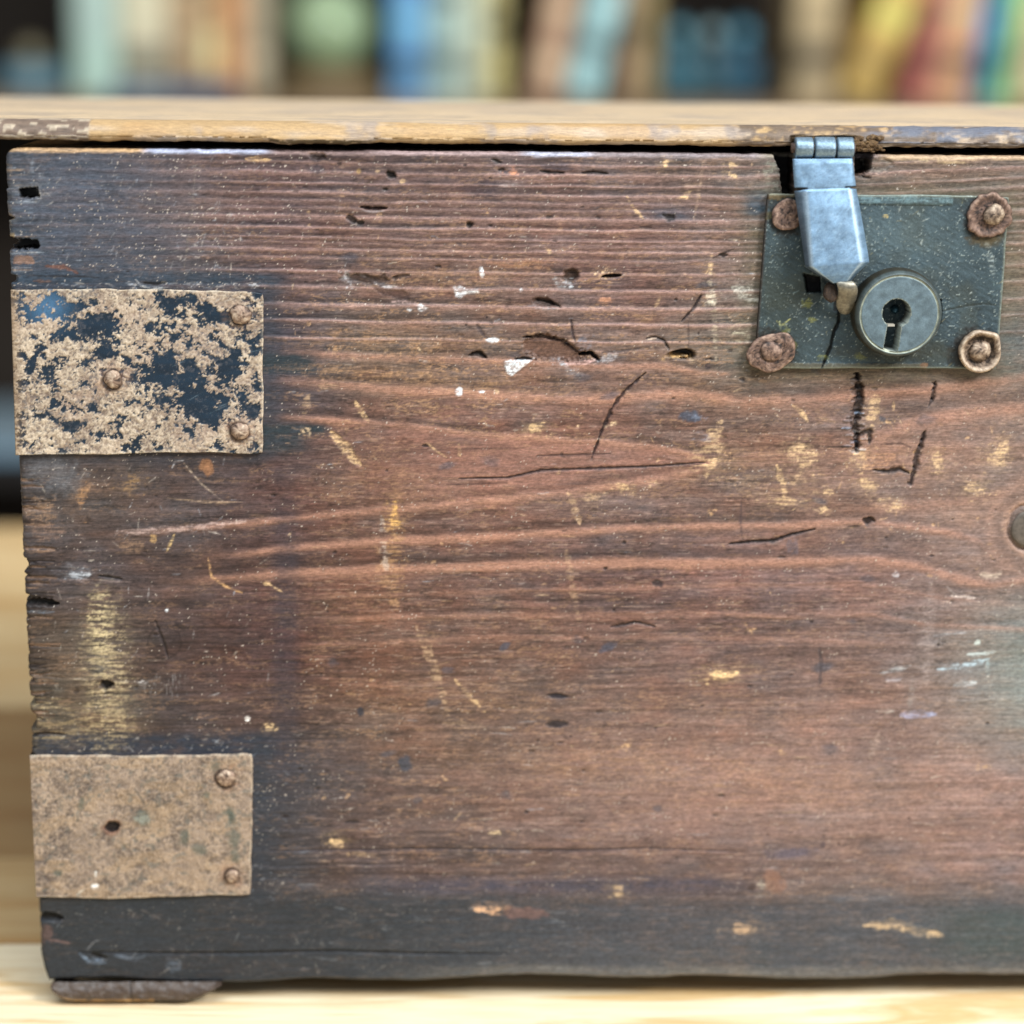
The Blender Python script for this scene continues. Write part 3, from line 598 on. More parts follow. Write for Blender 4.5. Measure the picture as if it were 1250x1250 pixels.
    # screw plug mark on the left and cracks of the worn edge
    r2 = np.hypot(px-201, py-784); k = np.exp(-((r2-20)/1.5)**2)*.4*sstep(0.3, .55, fbm(px/10, py/10, 121, 2)); col *= (1-k)[..., None]
    C.stroke([(189,757),(196,775),(200,786),(205,803)], 3, (44,34,34), .85, .4, 1.8); C.stroke([(120,703),(135,705),(148,707)], 2.8, DK, .85, .6, 2); C.stroke([(178,806),(200,806),(208,801)], 2, (160,146,130), .5)
    C.blob(130, 836, 7.5, 5.5, BL, .95, 0, depth=7, rag=.5); C.stroke([(85,828),(120,830),(170,833)], 2.6, (190,176,150), .5, .8); C.blob(176, 833, 6, 2.4, (196,194,190), .7)
    for _ in range(26): C.stroke([(x := rr.uniform(172, 232), y := rr.uniform(818, 846)), (x+rr.uniform(-1, 1), y+rr.uniform(4, 9))], 1.2, (150,146,142), .4)
    for _ in range(60):
        y = rr.uniform(560, 920); l = rr.uniform(12, 46); x0 = 18+(y-560)*.05
        C.stroke([(x0-4, y), (x0+l*.6, y+rr.uniform(-2, 2)), (x0+l, y+rr.uniform(-2, 2))], rr.uniform(1.4, 3.4), rr.choice([(40,30,28),(48,36,32),(150,116,86),(120,92,70),(34,26,26)]), .7, .7, rr.uniform(0, 3))
    for _ in range(16):
        y = rr.uniform(850, 920); C.stroke([(32, y), (32+rr.uniform(10, 60), y+rr.uniform(-2, 2))], rr.uniform(1.4, 2.6), rr.choice([(176,156,112),(50,42,34)]), .6, .7)
    for _ in range(26):
        y = rr.uniform(195, 345); C.stroke([(4, y), (4+rr.uniform(8, 50), y+rr.uniform(-2, 2))], rr.uniform(1.2, 2.4), rr.choice([(150,156,160),(40,42,48),(170,140,104)]), .5, .7)
    C.stroke([(22,737),(45,735),(70,737)], 8, BL, .95, .6, 8); C.stroke([(30,747),(66,747)], 3, (120,134,146), .6, .8)
    C.poly([(24,230),(46,230),(48,240),(40,242),(23,242)], BL, .97, 16, .9, 1.0); C.stroke([(18,227),(26,229),(50,228)], 2.6, (168,162,152), .7, .8); C.stroke([(6,247),(48,246)], 2.4, (150,160,168), .6, .8); C.blob(47, 235, 5, 8, (176,170,156), .5, rag=.9)
    C.poly([(-12,292),(12,291),(45,293),(46,303),(14,305),(-12,304)], (16,12,8), .97, 22, 1.2, 1.0); C.blob(12, 289, 9, 4, (132,112,76), .8, rag=.8); C.stroke([(10,310),(50,308)], 2.4, (150,160,166), .6)
    C.blob(30, 318, 14, 5, (140,104,78), .7, 0, rag=.95); C.stroke([(55,325),(80,326),(95,334)], 4, (120,78,58), .7, .9); C.stroke([(30,337),(70,337),(120,338)], 2, (40,36,36), .7); C.stroke([(40,343),(62,344)], 4, (104,76,60), .7, .9)
    C.blob(8, 205, 6, 7, (176,140,90), .8, rag=.9); C.blob(8, 262, 6, 14, (140,124,96), .6, rag=.9)
    C.stroke([(38,1116),(50,1120),(76,1122)], 9, (18,16,16), .95, .7, 7); C.blob(56, 1140, 9, 10, (98,74,66), .6, rag=.9); C.stroke([(60,1148),(85,1152)], 3, (120,92,84), .6)
    C.stroke([(96,1164),(160,1164),(300,1163),(420,1162),(620,1166)], 2.6, (26,24,26), .85, .5, 2.5); C.stroke([(97,1166),(108,1174),(130,1177)], 5, (120,140,160), .8, .6); C.stroke([(112,1167),(130,1172)], 6, (20,18,20), .8, .6, 4); C.stroke([(138,1168),(165,1172),(176,1168)], 4.6, (112,126,142), .6, .8)
    C.stroke([(105,1162),(115,1150),(125,1148)], 1.4, (170,170,170), .5); C.stroke([(170,1110),(196,1122)], 2, (120,110,104), .5); C.blob(212, 1178, 9, 8, (96,110,124), .4, rag=.9, patchy=.45)
    C.stroke([(330,1038),(500,1036),(700,1038),(790,1035),(900,1040)], 2.0, (40,34,42), .75, .5, 1.5); C.blob(430, 1003, 9, 2, (36,30,32), .8, depth=1)
    C.blob(965, 1042, 26, 6, (76,78,100), .5, -5, soft=.6, rag=.9); C.blob(1006, 1031, 4, 4, (70,60,66), .7)
    C.poly([(952,280),(1196,284),(1196,418),(950,416)], (10, 8, 8), .95, 50, .4, 1.0); C.blob(137, 1009, 12, 10, (10, 8, 8), 1, depth=14, rag=.2)
    # notches cut for the hinge
    C.poly([(940,176),(970,176),(970,244),(957,242),(955,226),(953,208),(949,198)], (14, 11, 8), .97, 42, .8, 1.1)
    C.poly([(1040,176),(1070,176),(1064,192),(1062,206),(1052,214),(1044,210)], (18, 14, 10), .96, 30, 1.2, 1.4)
    C.poly([(1052,194),(1078,192),(1092,200),(1074,212),(1060,208)], (130,122,108), .7, 3, 1.5, 2)
    C.stroke([(1040,212),(1052,216),(1062,217)], 3, (40,30,22), .8, .5, 2)
    # worn top arris with bluish highlights in its colour, and bottom arris
    e = py-np.interp(px, [0, 1250], [180, 190.5])
    top = 1-sstep(3.0, 7.0, e+2.5*(C.nS-0.5)*2)
    ec = np.zeros(px.shape+(3,))
    zt = lambda a, b, s=12: (sstep(a-s, a+s, px)*(1-sstep(b-s, b+s, px)))[..., None]
    base = lin((150, 138, 138)); ec += base
    for a, b, c in ((-40, 178, (196,158,108)), (178, 330, (170,178,200)), (330, 640, (166,142,138)), (640, 720, (178,180,196)), (930, 975, (150,140,120)), (1075, 1300, (196,166,128))):
        z = zt(a, b); ec = ec*(1-z)+lin(c)*z
    k = np.clip(top*(0.35+0.9*fbm(px/24, py/3, 131, 3, .6)), 0, .92)[..., None]
    col[:] = col*(1-k)+ec*k
    C.stroke([(300,194),(330,195)], 5, (206,166,108), .8, .7); C.stroke([(1100,197),(1150,196),(1185,200)], 6, (206,180,130), .6, .8, patchy=.42)
    bot = sstep(1176, 1188, py+5*(C.nS-.5))*sstep(430, 620, px)*(1-sstep(1196, 1204, py))
    k = (bot*0.25*(0.5+fbm(px/30, py/3, 135, 3)))[..., None]; col[:] = col*(1-k)+lin((140,132,116))*k
    lum = np.clip(col.mean(-1, keepdims=True), .002, 1)
    mic = (1+0.95*(fbm(px/3.2, py/1.5, 141, 3, .7)-.5))[..., None]
    col[:] = np.clip((lum+(col-lum)*.90)*(lum/.09)**0.16*mic*np.array([.90, .905, .95]), .004, .95)
    return C

def build_front():
    # column stations: (x, y-offset); the left end is rounded over and carried back to the board's thickness
    rc = 7*S
    dx = 1.25*S
    xs = list(np.arange(0, 0.262, dx)); last = xs[-1]; st = dx
    while last < W_CH: st = min(st*1.06, 0.003); last += st; xs.append(min(last, W_CH))
    back = [(0.0, TH-i*(TH-rc)/5) for i in range(5)]
    cols = back+[(x, rc-math.sqrt(max(rc*rc-max(rc-x, 0)**2, 0))) for x in xs]+[(W_CH, 0.001), (W_CH, TH)]
    dz = 1.25*S; r_t = 4*S; r_b = 7*S
    zs = list(np.arange(Z_BOT, H_TOP, dz))+[H_TOP]
    rows = [(Z_BOT, TH), (Z_BOT, TH*0.6), (Z_BOT, r_b*1.5)]
    for z in zs:
        yo = 0
        if z < Z_BOT+r_b: yo = r_b-math.sqrt(max(r_b*r_b-(Z_BOT+r_b-z)**2, 0))
        if z > H_TOP-r_t: yo = r_t-math.sqrt(max(r_t*r_t-(z-(H_TOP-r_t))**2, 0))
        rows.append((z, yo))
    rows += [(H_TOP, r_t*1.4+i*(TH-r_t*1.4)/12) for i in range(13)]
    cx = np.array([c[0] for c in cols]); cy = np.array([c[1] for c in cols])
    rz = np.array([r[0] for r in rows]); ry = np.array([r[1] for r in rows])
    X, Z = np.meshgrid(cx, rz); YO = np.maximum(cy[None, :], ry[:, None])+0*X
    px, py = to_px(X, 0*X, Z)
    C = paint_front(px, py)
    # ragged left end, rounded top-left corner, wavy bottom
    zz = Z/S; inset = (3.0*(fbm(zz/9, zz*0+3, 3, 4, .7)-.45))*np.where(((zz > 90) & (zz < 305)) | ((zz > 660) & (zz < 870)), .3, 1)+6*sstep(.62, .75, vnoise(zz/5, zz*0+9, 4))*sstep(0.5, .7, vnoise(zz/60, zz*0, 8))
    top_d = (H_TOP-Z)/S; inset = inset+np.where(top_d < 14, 14-np.sqrt(np.clip(196-(14-top_d)**2, 0, None)), 0)
    bot_d = (Z-Z_BOT)/S; inset = inset+np.where(bot_d < 40, (1-bot_d/40)**2*9, 0)
    X2 = X+inset*S*np.exp(-X/(14*S))
    wav = (2.4*np.sin(X/S/95+1.0)+2.0*np.sin(X/S/41)+4*(fbm(X/S/30, X*0, 6, 3)-.5)-np.interp(X/S, [0, 270, 330, 600, 1300], [0, 0, -4, -3, -3]))*S
    Z2 = Z+wav*np.exp(-(Z-Z_BOT)/(30*S))
    chip = (fbm(X/S/26, X*0, 66, 4, .7)-.5)*3.0*S
    Z2 = Z2-np.abs(chip)*np.exp(-(H_TOP-Z)/(7*S))
    dep = np.clip(C.dep, -4, 60)*(YO < TH*0.8)
    dent = 7*(fbm(px/160, py/160, 140, 3)-.5)
    Y2 = YO+(dep+dent*0.35)*S
    V = np.stack([X2, Y2, Z2], -1)
    me = grid_mesh('front_board', V, C.col*ALB, C.spec)
    return link('front_board', me, WOOD, chest)
ALB = 0.95
front = build_front()

# inner box: sides, back, bottom (real boards)
def board(name, x0, x1, y0, y1, z0, z1, mat, parent, bev=0.0008):
    return bm_obj(name, box_bm(x0, x1, y0, y1, z0, z1), mat, parent, False, bev, 2)
OLD = plain('old_dark_board', (86, 66, 58), 0.55, scale=90, var=.3)
board('side_board', 0.0004, TH, TH+0.0003, DEPTH, Z_BOT, H_TOP-0.0002, OLD, chest)
board('side_board', W_CH-TH, W_CH, TH+0.0003, DEPTH, Z_BOT, H_TOP-0.0002, OLD, chest)
board('back_board', 0.0004, W_CH, DEPTH+0.0003, DEPTH+TH, Z_BOT, H_TOP-0.0002, OLD, chest)
board('bottom_board', TH+0.0003, W_CH-TH-0.0003, TH+0.0003, DEPTH-0.0003, Z_BOT+0.001, Z_BOT+0.009, OLD, chest)

# feet: worn runners
def build_foot(x0, x1, z0, z1, y0, y1):
    nx, nt = 150, 26
    V = np.zeros((nt, nx, 3)); col = np.zeros((nt, nx, 3))
    for i in range(nx):
        t = i/(nx-1); x = x0+(x1-x0)*t
        hh = (z1-z0)
        e0 = min(1, t/0.16); e1 = min(1, (1-t)/0.22)
        cut = 1-math.sqrt(max(0, 1-(1-e0)**2)) if e0 < 1 else 0
        cut2 = (1-e1)**1.6 if e1 < 1 else 0
        zb = z0+hh*0.92*max(cut, cut2)
        for j in range(nt):
            a = j/(nt-1)                      # 0 top front .. 1 under back
            if a < .55:
                b = a/.55; ang = b*math.pi/2; yy = y0+0.0022*(1-math.sin(math.pi/2*min(1, b*1.6+.15))); yy += 0.003*(max(0, b-.62)/.38)**2
                zz = z1+(zb-z1)*b
            else: b = (a-.55)/.45; yy = y0+0.003+(y1-y0-0.003)*b; zz = zb
            n = float(fbm(np.array(x/S/9), np.array(j*.6), 150, 3)-.5)
            V[j, i] = (x, yy+n*0.0009, zz)
            k = float(fbm(np.array(x/S/14), np.array(j*.7), 160, 4, .7))
            c = lin((70, 56, 46))*(0.45+.95*k)
            if k > .6: c = c*.6+lin((104, 102, 104))*.4
            if (a > .36 and a < .52 and k > .42 and t < .6): c = lin((158, 124, 80))
            if abs(x-(x0+(x1-x0)*0.47)-(a-.3)*0.002) < 0.00012: c = lin((30, 26, 24)); V[j, i, 1] += 0.0003
            col[j, i] = c
    me = grid_mesh('foot', V, col, np.full((nt, nx), .5)); return link('foot', me, WOOD, chest)
build_foot(0.0026, 0.0440, TZ+0.0002, 0.0035, -0.0022, TH*0.9)
build_foot(W_CH-0.044, W_CH-0.003, TZ+0.0002, 0.0033, -0.0022, TH*0.9)

# ---- lid
def build_lid():
    x0, x1 = -0.022, W_CH+0.022; y0, y1 = -0.0010, LID_BACK
    zb = H_TOP+0.0017; zt = LID_TOP
    xs = np.concatenate([np.arange(x0-0.02, 0.27, 1.6*S), np.linspace(0.272, x1, 60)])
    # profile: underside back -> front edge -> top back
    prof = [(0.02, zb, 0), (0.006, zb, 0), (0.0012, zb, 0.1)]
    for a in np.linspace(0, 90, 5): prof.append((y0+0.0008-0.0008*math.sin(math.radians(a)), zb+0.0008-0.0008*math.cos(math.radians(a)), .3))
    for z in np.linspace(zb+0.0011, zt-0.0036, 5): prof.append((y0, z, .5))
    for a in np.linspace(5, 90, 9): prof.append((y0+0.0048-0.0048*math.cos(math.radians(a)), zt-0.0034+0.0034*math.sin(math.radians(a)), .8))
    for y in np.linspace(y0+0.0058, y1, 80): prof.append((y, zt, 1))
    prof.append((y1, zb, 1))
    P = np.array(prof); X, PY = np.meshgrid(xs, P[:, 0]); _, PZ = np.meshgrid(xs, P[:, 1]); _, T = np.meshgrid(xs, P[:, 2])
    px, _ = to_px(X, X*0, X*0+H_TOP)
    q = np.arange(len(prof))[:, None]*1.0+X*0
    n = fbm(px/38, q*0.45, 170, 4, .62); n2 = fbm(px/13, q*.8, 174, 3); n3 = fbm(px/110, q*.25, 178, 3)
    col = lin((196, 166, 122))*(0.88+.24*fbm(px/60, q*.12, 171, 3)[..., None])
    k = sstep(.5, .68, n3)[..., None]; col = col*(1-k*.35)+lin((168, 164, 160))*k*.6
    k = sstep(.5, .68, fbm(px/60, q*.1, 172, 2))[..., None]*.5; col = col*(1-k)+lin((190, 154, 106))*k
    k = sstep(.58, .72, fbm(px/30, q*.1, 181, 3))[..., None]*.4; col = col*(1-k)+lin((140, 142, 152))*k
    def zone(a, b, s=6): return sstep(a-s, a+s, px)*(1-sstep(b-s, b+s, px))
    fr = (T < .95)
    # old finish left on the edge in places: far left, one splinter, right of the hinge
    k = (zone(-80, 110, 2)*fr)[..., None]; old = lin((150, 130, 114))*(.25+1.1*n2[..., None]); old = np.where((n2 > .56)[..., None], lin((196, 182, 160)), old)
    col = col*(1-k)+old*k
    k = (zone(325, 455, 10)*(T < .45)*(n2 > .35))[..., None]; col = col*(1-k)+lin((96, 80, 54))*k
    k = (zone(895, 1330, 18)*fr*sstep(.3, .5, n2))[..., None]*.85; col = col*(1-k)+lin((104, 92, 84))*(.5+n[..., None])*k
    k = (zone(1060, 1330, 20)*(T > .45)*fr*sstep(.4, .6, n))[..., None]*.9; col = col*(1-k)+lin((112, 120, 136))*k
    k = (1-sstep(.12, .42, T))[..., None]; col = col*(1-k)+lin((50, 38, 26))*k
    # top: pale worn boards, grain along the lid
    g = fbm(px/140, PY/S/5, 190, 3)*.6+fbm(px/60, PY/S/26, 193, 3)*.4
    tp = sstep(.42, .66, fbm(px/90, PY/S/60, 197, 4, .6))[..., None]; top = lin((206, 184, 152))*(1-tp*.6)+lin((172, 158, 142))*tp*.6; top = top*(.7+.6*g[..., None])
    k = (T > .95)[..., None]; col = np.where(k, top, col)
    rag = (fbm(px/22, px*0, 200, 4, .7)-.5)
    PZ2 = PZ+np.where(T < .35, 1, 0)*rag*0.0007+np.where((T >= .3) & (T < .95), zone(-80, 112, 4)+zone(900, 1330)+.15, 0)*(n2-.5)*0.0004
    PZ2 = PZ2+np.interp(X, [0, 0.25], [0, 0.0])
    PY2 = PY-np.where((T > .2) & (T < .9), zone(-80, 112, 4)+zone(900, 1330)+.15, 0)*(n2-.5)*0.0007
    sp = zone(335, 452, 8)*(T < .55)*(T > .05); PZ2 = PZ2-sp*0.0003; PY2 = PY2-sp*0.0010
    V = np.stack([X, PY2, PZ2], -1)
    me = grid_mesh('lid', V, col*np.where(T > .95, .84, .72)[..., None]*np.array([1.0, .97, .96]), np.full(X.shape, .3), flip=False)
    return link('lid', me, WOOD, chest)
LID_TOP = float(at(620, 151, -0.001)[2]); LID_BACK = 0.142
lid = build_lid()

# ---- metal sheet helper: quad of photo points, slightly domed, edges turned back to the wood
def sheet(name, quad, h, mat, paint, parent, step=1.2, wrap_left=False, wobble=2.0, thick=5):
    (ax, ay), (bx, by), (cx_, cy_), (dx_, dy_) = quad     # TL TR BR BL
    nx = int(math.hypot(bx-ax, by-ay)/step); ny = int(math.hypot(dx_-ax, dy_-ay)/step)
    u = np.linspace(0, 1, nx); v = np.linspace(0, 1, ny)
    U, Vv = np.meshgrid(u, v)
    px = (ax*(1-U)+bx*U)*(1-Vv)+(dx_*(1-U)+cx_*U)*Vv
    py = (ay*(1-U)+by*U)*(1-Vv)+(dy_*(1-U)+cy_*U)*Vv
    px = px+wobble*(fbm(py/30, px*0, 210, 3)-.5)*2*np.where(U > .98, 1, 0)
    py = py+wobble*(fbm(px/34, py*0+Vv*9, 214, 3)-.5)*2*(np.abs(Vv-.5)*2)**8
    ex_ = np.minimum(U, 1-U)*abs(bx-ax); ey_ = np.minimum(Vv, 1-Vv)*abs(dy_-ay)
    rc_ = np.clip(1-ex_/9, 0, 1)*np.clip(1-ey_/9, 0, 1)*1.0; rc_ = rc_*(1 if not wrap_left else (U > .5))
    px = px-np.sign(U-.5)*rc_; py = py-np.sign(Vv-.5)*rc_+1.4*np.sin(U*5+ax)*(np.abs(Vv-.5)*2)**3*.8
    C = Canvas(px, py, np.zeros(px.shape+(3,)))
    C.gl = np.full(px.shape, .8)
    paint(C, U, Vv)
    hh = h+2.2*(fbm(px/70, py/70, 220, 2)-.5)-C.dep
    P = CF*F_PX+CR*(px-625)[..., None]-CU*(py-625)[..., None]
    t = (-hh*S-CP[1])/P[..., 1]; W = CP+P*t[..., None]
    # rim turned back
    def back(W, axis, end, dy):
        s = W.take([end], axis=axis).copy(); s[..., 1] += dy; return s
    t_ = thick*S
    Wf = np.concatenate([back(W, 0, 0, t_), W, back(W, 0, -1, t_)], 0)
    col = np.concatenate([C.col[:1], C.col, C.col[-1:]], 0); gl = np.concatenate([C.gl[:1], C.gl, C.gl[-1:]], 0)
    if wrap_left:
        ext = []; s0 = Wf[:, :1].copy()
        for k_ in range(1, 12):
            s = s0.copy(); a = min(k_/4, 1)*math.pi/2
            s[..., 0] -= 1.5*S*math.sin(a); s[..., 1] += 3*S*(1-math.cos(a))+(max(0, k_-4))*8*S; ext.append(s)
        ext = ext[::-1]
        Wf = np.concatenate(ext+[Wf], 1); col = np.concatenate([col[:, :1]]*11+[col], 1); gl = np.concatenate([gl[:, :1]]*11+[gl], 1)
    else:
        Wf = np.concatenate([back(Wf, 1, 0, t_), Wf], 1); col = np.concatenate([col[:, :1], col], 1); gl = np.concatenate([gl[:, :1], gl], 1)
    Wf = np.concatenate([Wf, back(Wf, 1, -1, t_)], 1); col = np.concatenate([col, col[:, -1:]], 1); gl = np.concatenate([gl, gl[:, -1:]], 1)
    me = grid_mesh(name, Wf, col, gl, flip=True)
    return link(name, me, mat, parent)

def rust_base(C, pale, dark, seed, contrast=1.0):
    px, py = C.px, C.py
    n = fbm(px/7, py/7, seed, 4, .72); n2 = fbm(px/1.9, py/1.9, seed+5, 2, .6); n3 = fbm(px/40, py/30, seed+9, 3)
    t = np.clip(.5+(n-.5)*1.9*contrast+(n2-.5)*1.5+(n3-.5)*.8, 0, 1)[..., None]
    C.col[:] = lin(dark)*(1-t)+lin(pale)*t
    w_ = sstep(.55, .7, fbm(px/11, py/9, seed+13, 3))[..., None]*.4
    C.col[:] = C.col*(1-w_)+lin((150, 130, 108))*w_
    C.dep[:] = -(n2-.5)*1.6-(n-.5)*2.2

def paint_plate_upper(C, U, V):
    px, py = C.px, C.py
    rust_base(C, (194, 177, 154), (116, 100, 88), 300)
    w_ = (sstep(.5, .7, fbm(px/50, py/40, 333, 3))*.4)[..., None]; C.col[:] = C.col*(1-w_)+lin((168, 146, 128))*w_
    # remains of dark blue-black paint: where the paint field rises over a threshold
    f = fbm(px/13, py/11, 310, 5, .62)
    f = f+0.34*(fbm(px/5, py/4.5, 317, 3)-.5)+.30*(fbm(px/1.9, py/1.8, 319, 2)-.5)
    B = np.full(px.shape, -.135)
    for x, y, rx, ry, a in ((75,378,46,22,.30),(112,400,24,26,.30),(95,372,30,14,.26),(128,420,14,12,.2),(205,455,42,26,.34),(235,490,34,24,.33),(255,510,22,14,.26),(190,490,30,10,.12),(235,372,60,14,.22),(262,385,30,16,.24),(285,400,34,20,.22),(300,430,20,26,.20),(280,450,16,16,.28),(210,400,28,12,.14),(225,415,20,10,.18),(300,480,22,12,.12),(305,500,14,12,.22),(50,440,26,16,.10),(35,360,26,20,.06),(95,520,30,9,.13),(65,508,16,9,.13),(140,512,12,8,.14),(160,540,14,7,.14),(270,545,18,8,.10),(150,375,34,12,.10),(300,545,18,5,.12),(45,425,14,8,.14),(35,465,14,10,.10),(170,500,10,7,.10)):
        B = np.maximum(B, -.135+a*1.12*np.exp(-(((px-x)/rx)**2+((py-y)/ry)**2)))
    t = f+B*1.05
    p = sstep(.47, .515, t)
    k = p[..., None]
    sh = fbm(px/30, py/6, 320, 3)
    paintc = lin((13, 34, 50))*(.6+.9*sh[..., None])
    bl = (np.exp(-((px-58)/26)**2-((py-375)/22)**2)*.75)[..., None]; paintc = paintc*(1-bl)+lin((74, 116, 152))*bl
    C.col[:] = C.col*(1-k)+paintc*k
    C.dep[:] = C.dep*(1-p)+p*(-.3)+1.1*p
    C.gl[:] = .85*(1-p)+.22*p
    ed = np.exp(-((t-.475)/.012)**2)[..., None]*.35; C.col[:] = C.col*(1-ed)+lin((196, 176, 148))*ed
    rr = random.Random(3)
    for _ in range(16): x, y = rr.uniform(180, 310), rr.uniform(360, 520); C.stroke([(x, y), (x+rr.uniform(8, 26), y-rr.uniform(2, 10))], 1.0, (120, 140, 150), .35)
    for x, y in ((294,384),(138,463),(293,526)):
        C.blob(x, y, 19, 18, (176, 138, 110), .5, rag=.5, soft=.5); C.blob(x-1, y+1, 13.5, 13.5, (58, 38, 28), .9, rag=.25, soft=.15); C.dep -= 1.5*np.exp(-(np.hypot(px-x, py-y)/14)**2)  # dark crevice ring round each nail, shade painted to its lower left
    pit = sstep(.60, .72, fbm(px/3.4, py/3.0, 341, 3, .6)+.05*(fbm(px/40, py/40, 343, 2)-.5)*4)[..., None]*.6; C.col[:] = C.col*(1-pit)+lin((72, 74, 80))*pit
    e = np.minimum(np.minimum(V, 1-V)*200, (1-U)*305)
    k = ((1-sstep(0.6, 3.2, e))*.5*sstep(.35, .65, fbm(px/12, py/12, 447, 3)))[..., None]; C.col[:] = C.col*(1-k)+lin((200, 188, 168))*k
    k = (np.exp(-(U*305/7)**2)*.5)[..., None]; C.col[:] = C.col*(1-k)+lin((128, 104, 74))*k

def paint_plate_lower(C, U, V):
    px, py = C.px, C.py
    rust_base(C, (160, 141, 122), (88, 76, 68), 400)
    w_ = (sstep(.5, .64, fbm(px/40, py/14, 433, 3))*.35)[..., None]; C.col[:] = C.col*(1-w_)+lin((168, 142, 110))*w_
    w_ = (sstep(.5, .64, fbm(px/34, py/34, 439, 3))*.4)[..., None]; C.col[:] = C.col*(1-w_)+lin((146, 128, 112))*w_
    sp = sstep(.64, .72, fbm(px/7, py/6, 443, 3, .5)); k = sp[..., None]*.5; C.col[:] = C.col*(1-k)+lin((84, 88, 84))*k
    C.gl[:] = .85
    for x, y, rx, ry, a in ((284,1000,6,13,-10),(286,1024,7,12,0),(287,1046,5,8,0),(280,995,8,4,30),(100,980,4,8,20),(225,1022,6,9,10),(244,1036,9,7,0),(262,938,6,7,0),(252,970,5,5,0),(70,1065,5,5,0),(175,1000,10,9,0)):
        C.blob(x, y, rx, ry, (72, 80, 72), .7, a, rag=.8, soft=.5)
    C.stroke([(164,962),(172,974),(178,985)], 2.6, (70,66,60), .7, .6); C.stroke([(190,985),(206,978)], 3, (70,66,60), .6, .8); C.blob(176, 1000, 11, 7, (150,156,144), .5, rag=.9)
    C.blob(116, 1082, 4.5, 2.8, (244,244,240), .9); C.stroke([(117,1055),(117,1074)], 2, (232,232,226), .5, patchy=.5); C.stroke([(94,1092),(104,1084)], 2, (220,214,200), .6)
    C.blob(137, 1010, 12, 10, (120,78,56), .8, rag=.6, soft=.4)
    C.blob(137, 1009, 9.5, 7, (24, 18, 18), .98, 0, depth=7, rag=.35, soft=.15)
    C.blob(276, 950, 17, 16, (160, 118, 90), .5, soft=.5); C.blob(283, 1068, 14, 15, (150, 106, 80), .5, soft=.5); C.blob(275, 951, 13, 13, (58, 38, 28), .9, rag=.25, soft=.15); C.blob(283, 1069, 10.5, 10.5, (58, 38, 28), .9, rag=.25, soft=.15)  # crevice shade painted dark round the two nails
    pit = sstep(.64, .76, fbm(px/3.0, py/3.0, 441, 3, .6))[..., None]*.5; C.col[:] = C.col*(1-pit)+lin((70, 64, 60))*pit
    e = np.minimum(np.minimum(V, 1-V)*168, (1-U)*270)
    k = ((1-sstep(0.6, 3.0, e))*.5*sstep(.35, .65, fbm(px/12, py/12, 447, 3)))[..., None]; C.col[:] = C.col*(1-k)+lin((196, 180, 158))*k

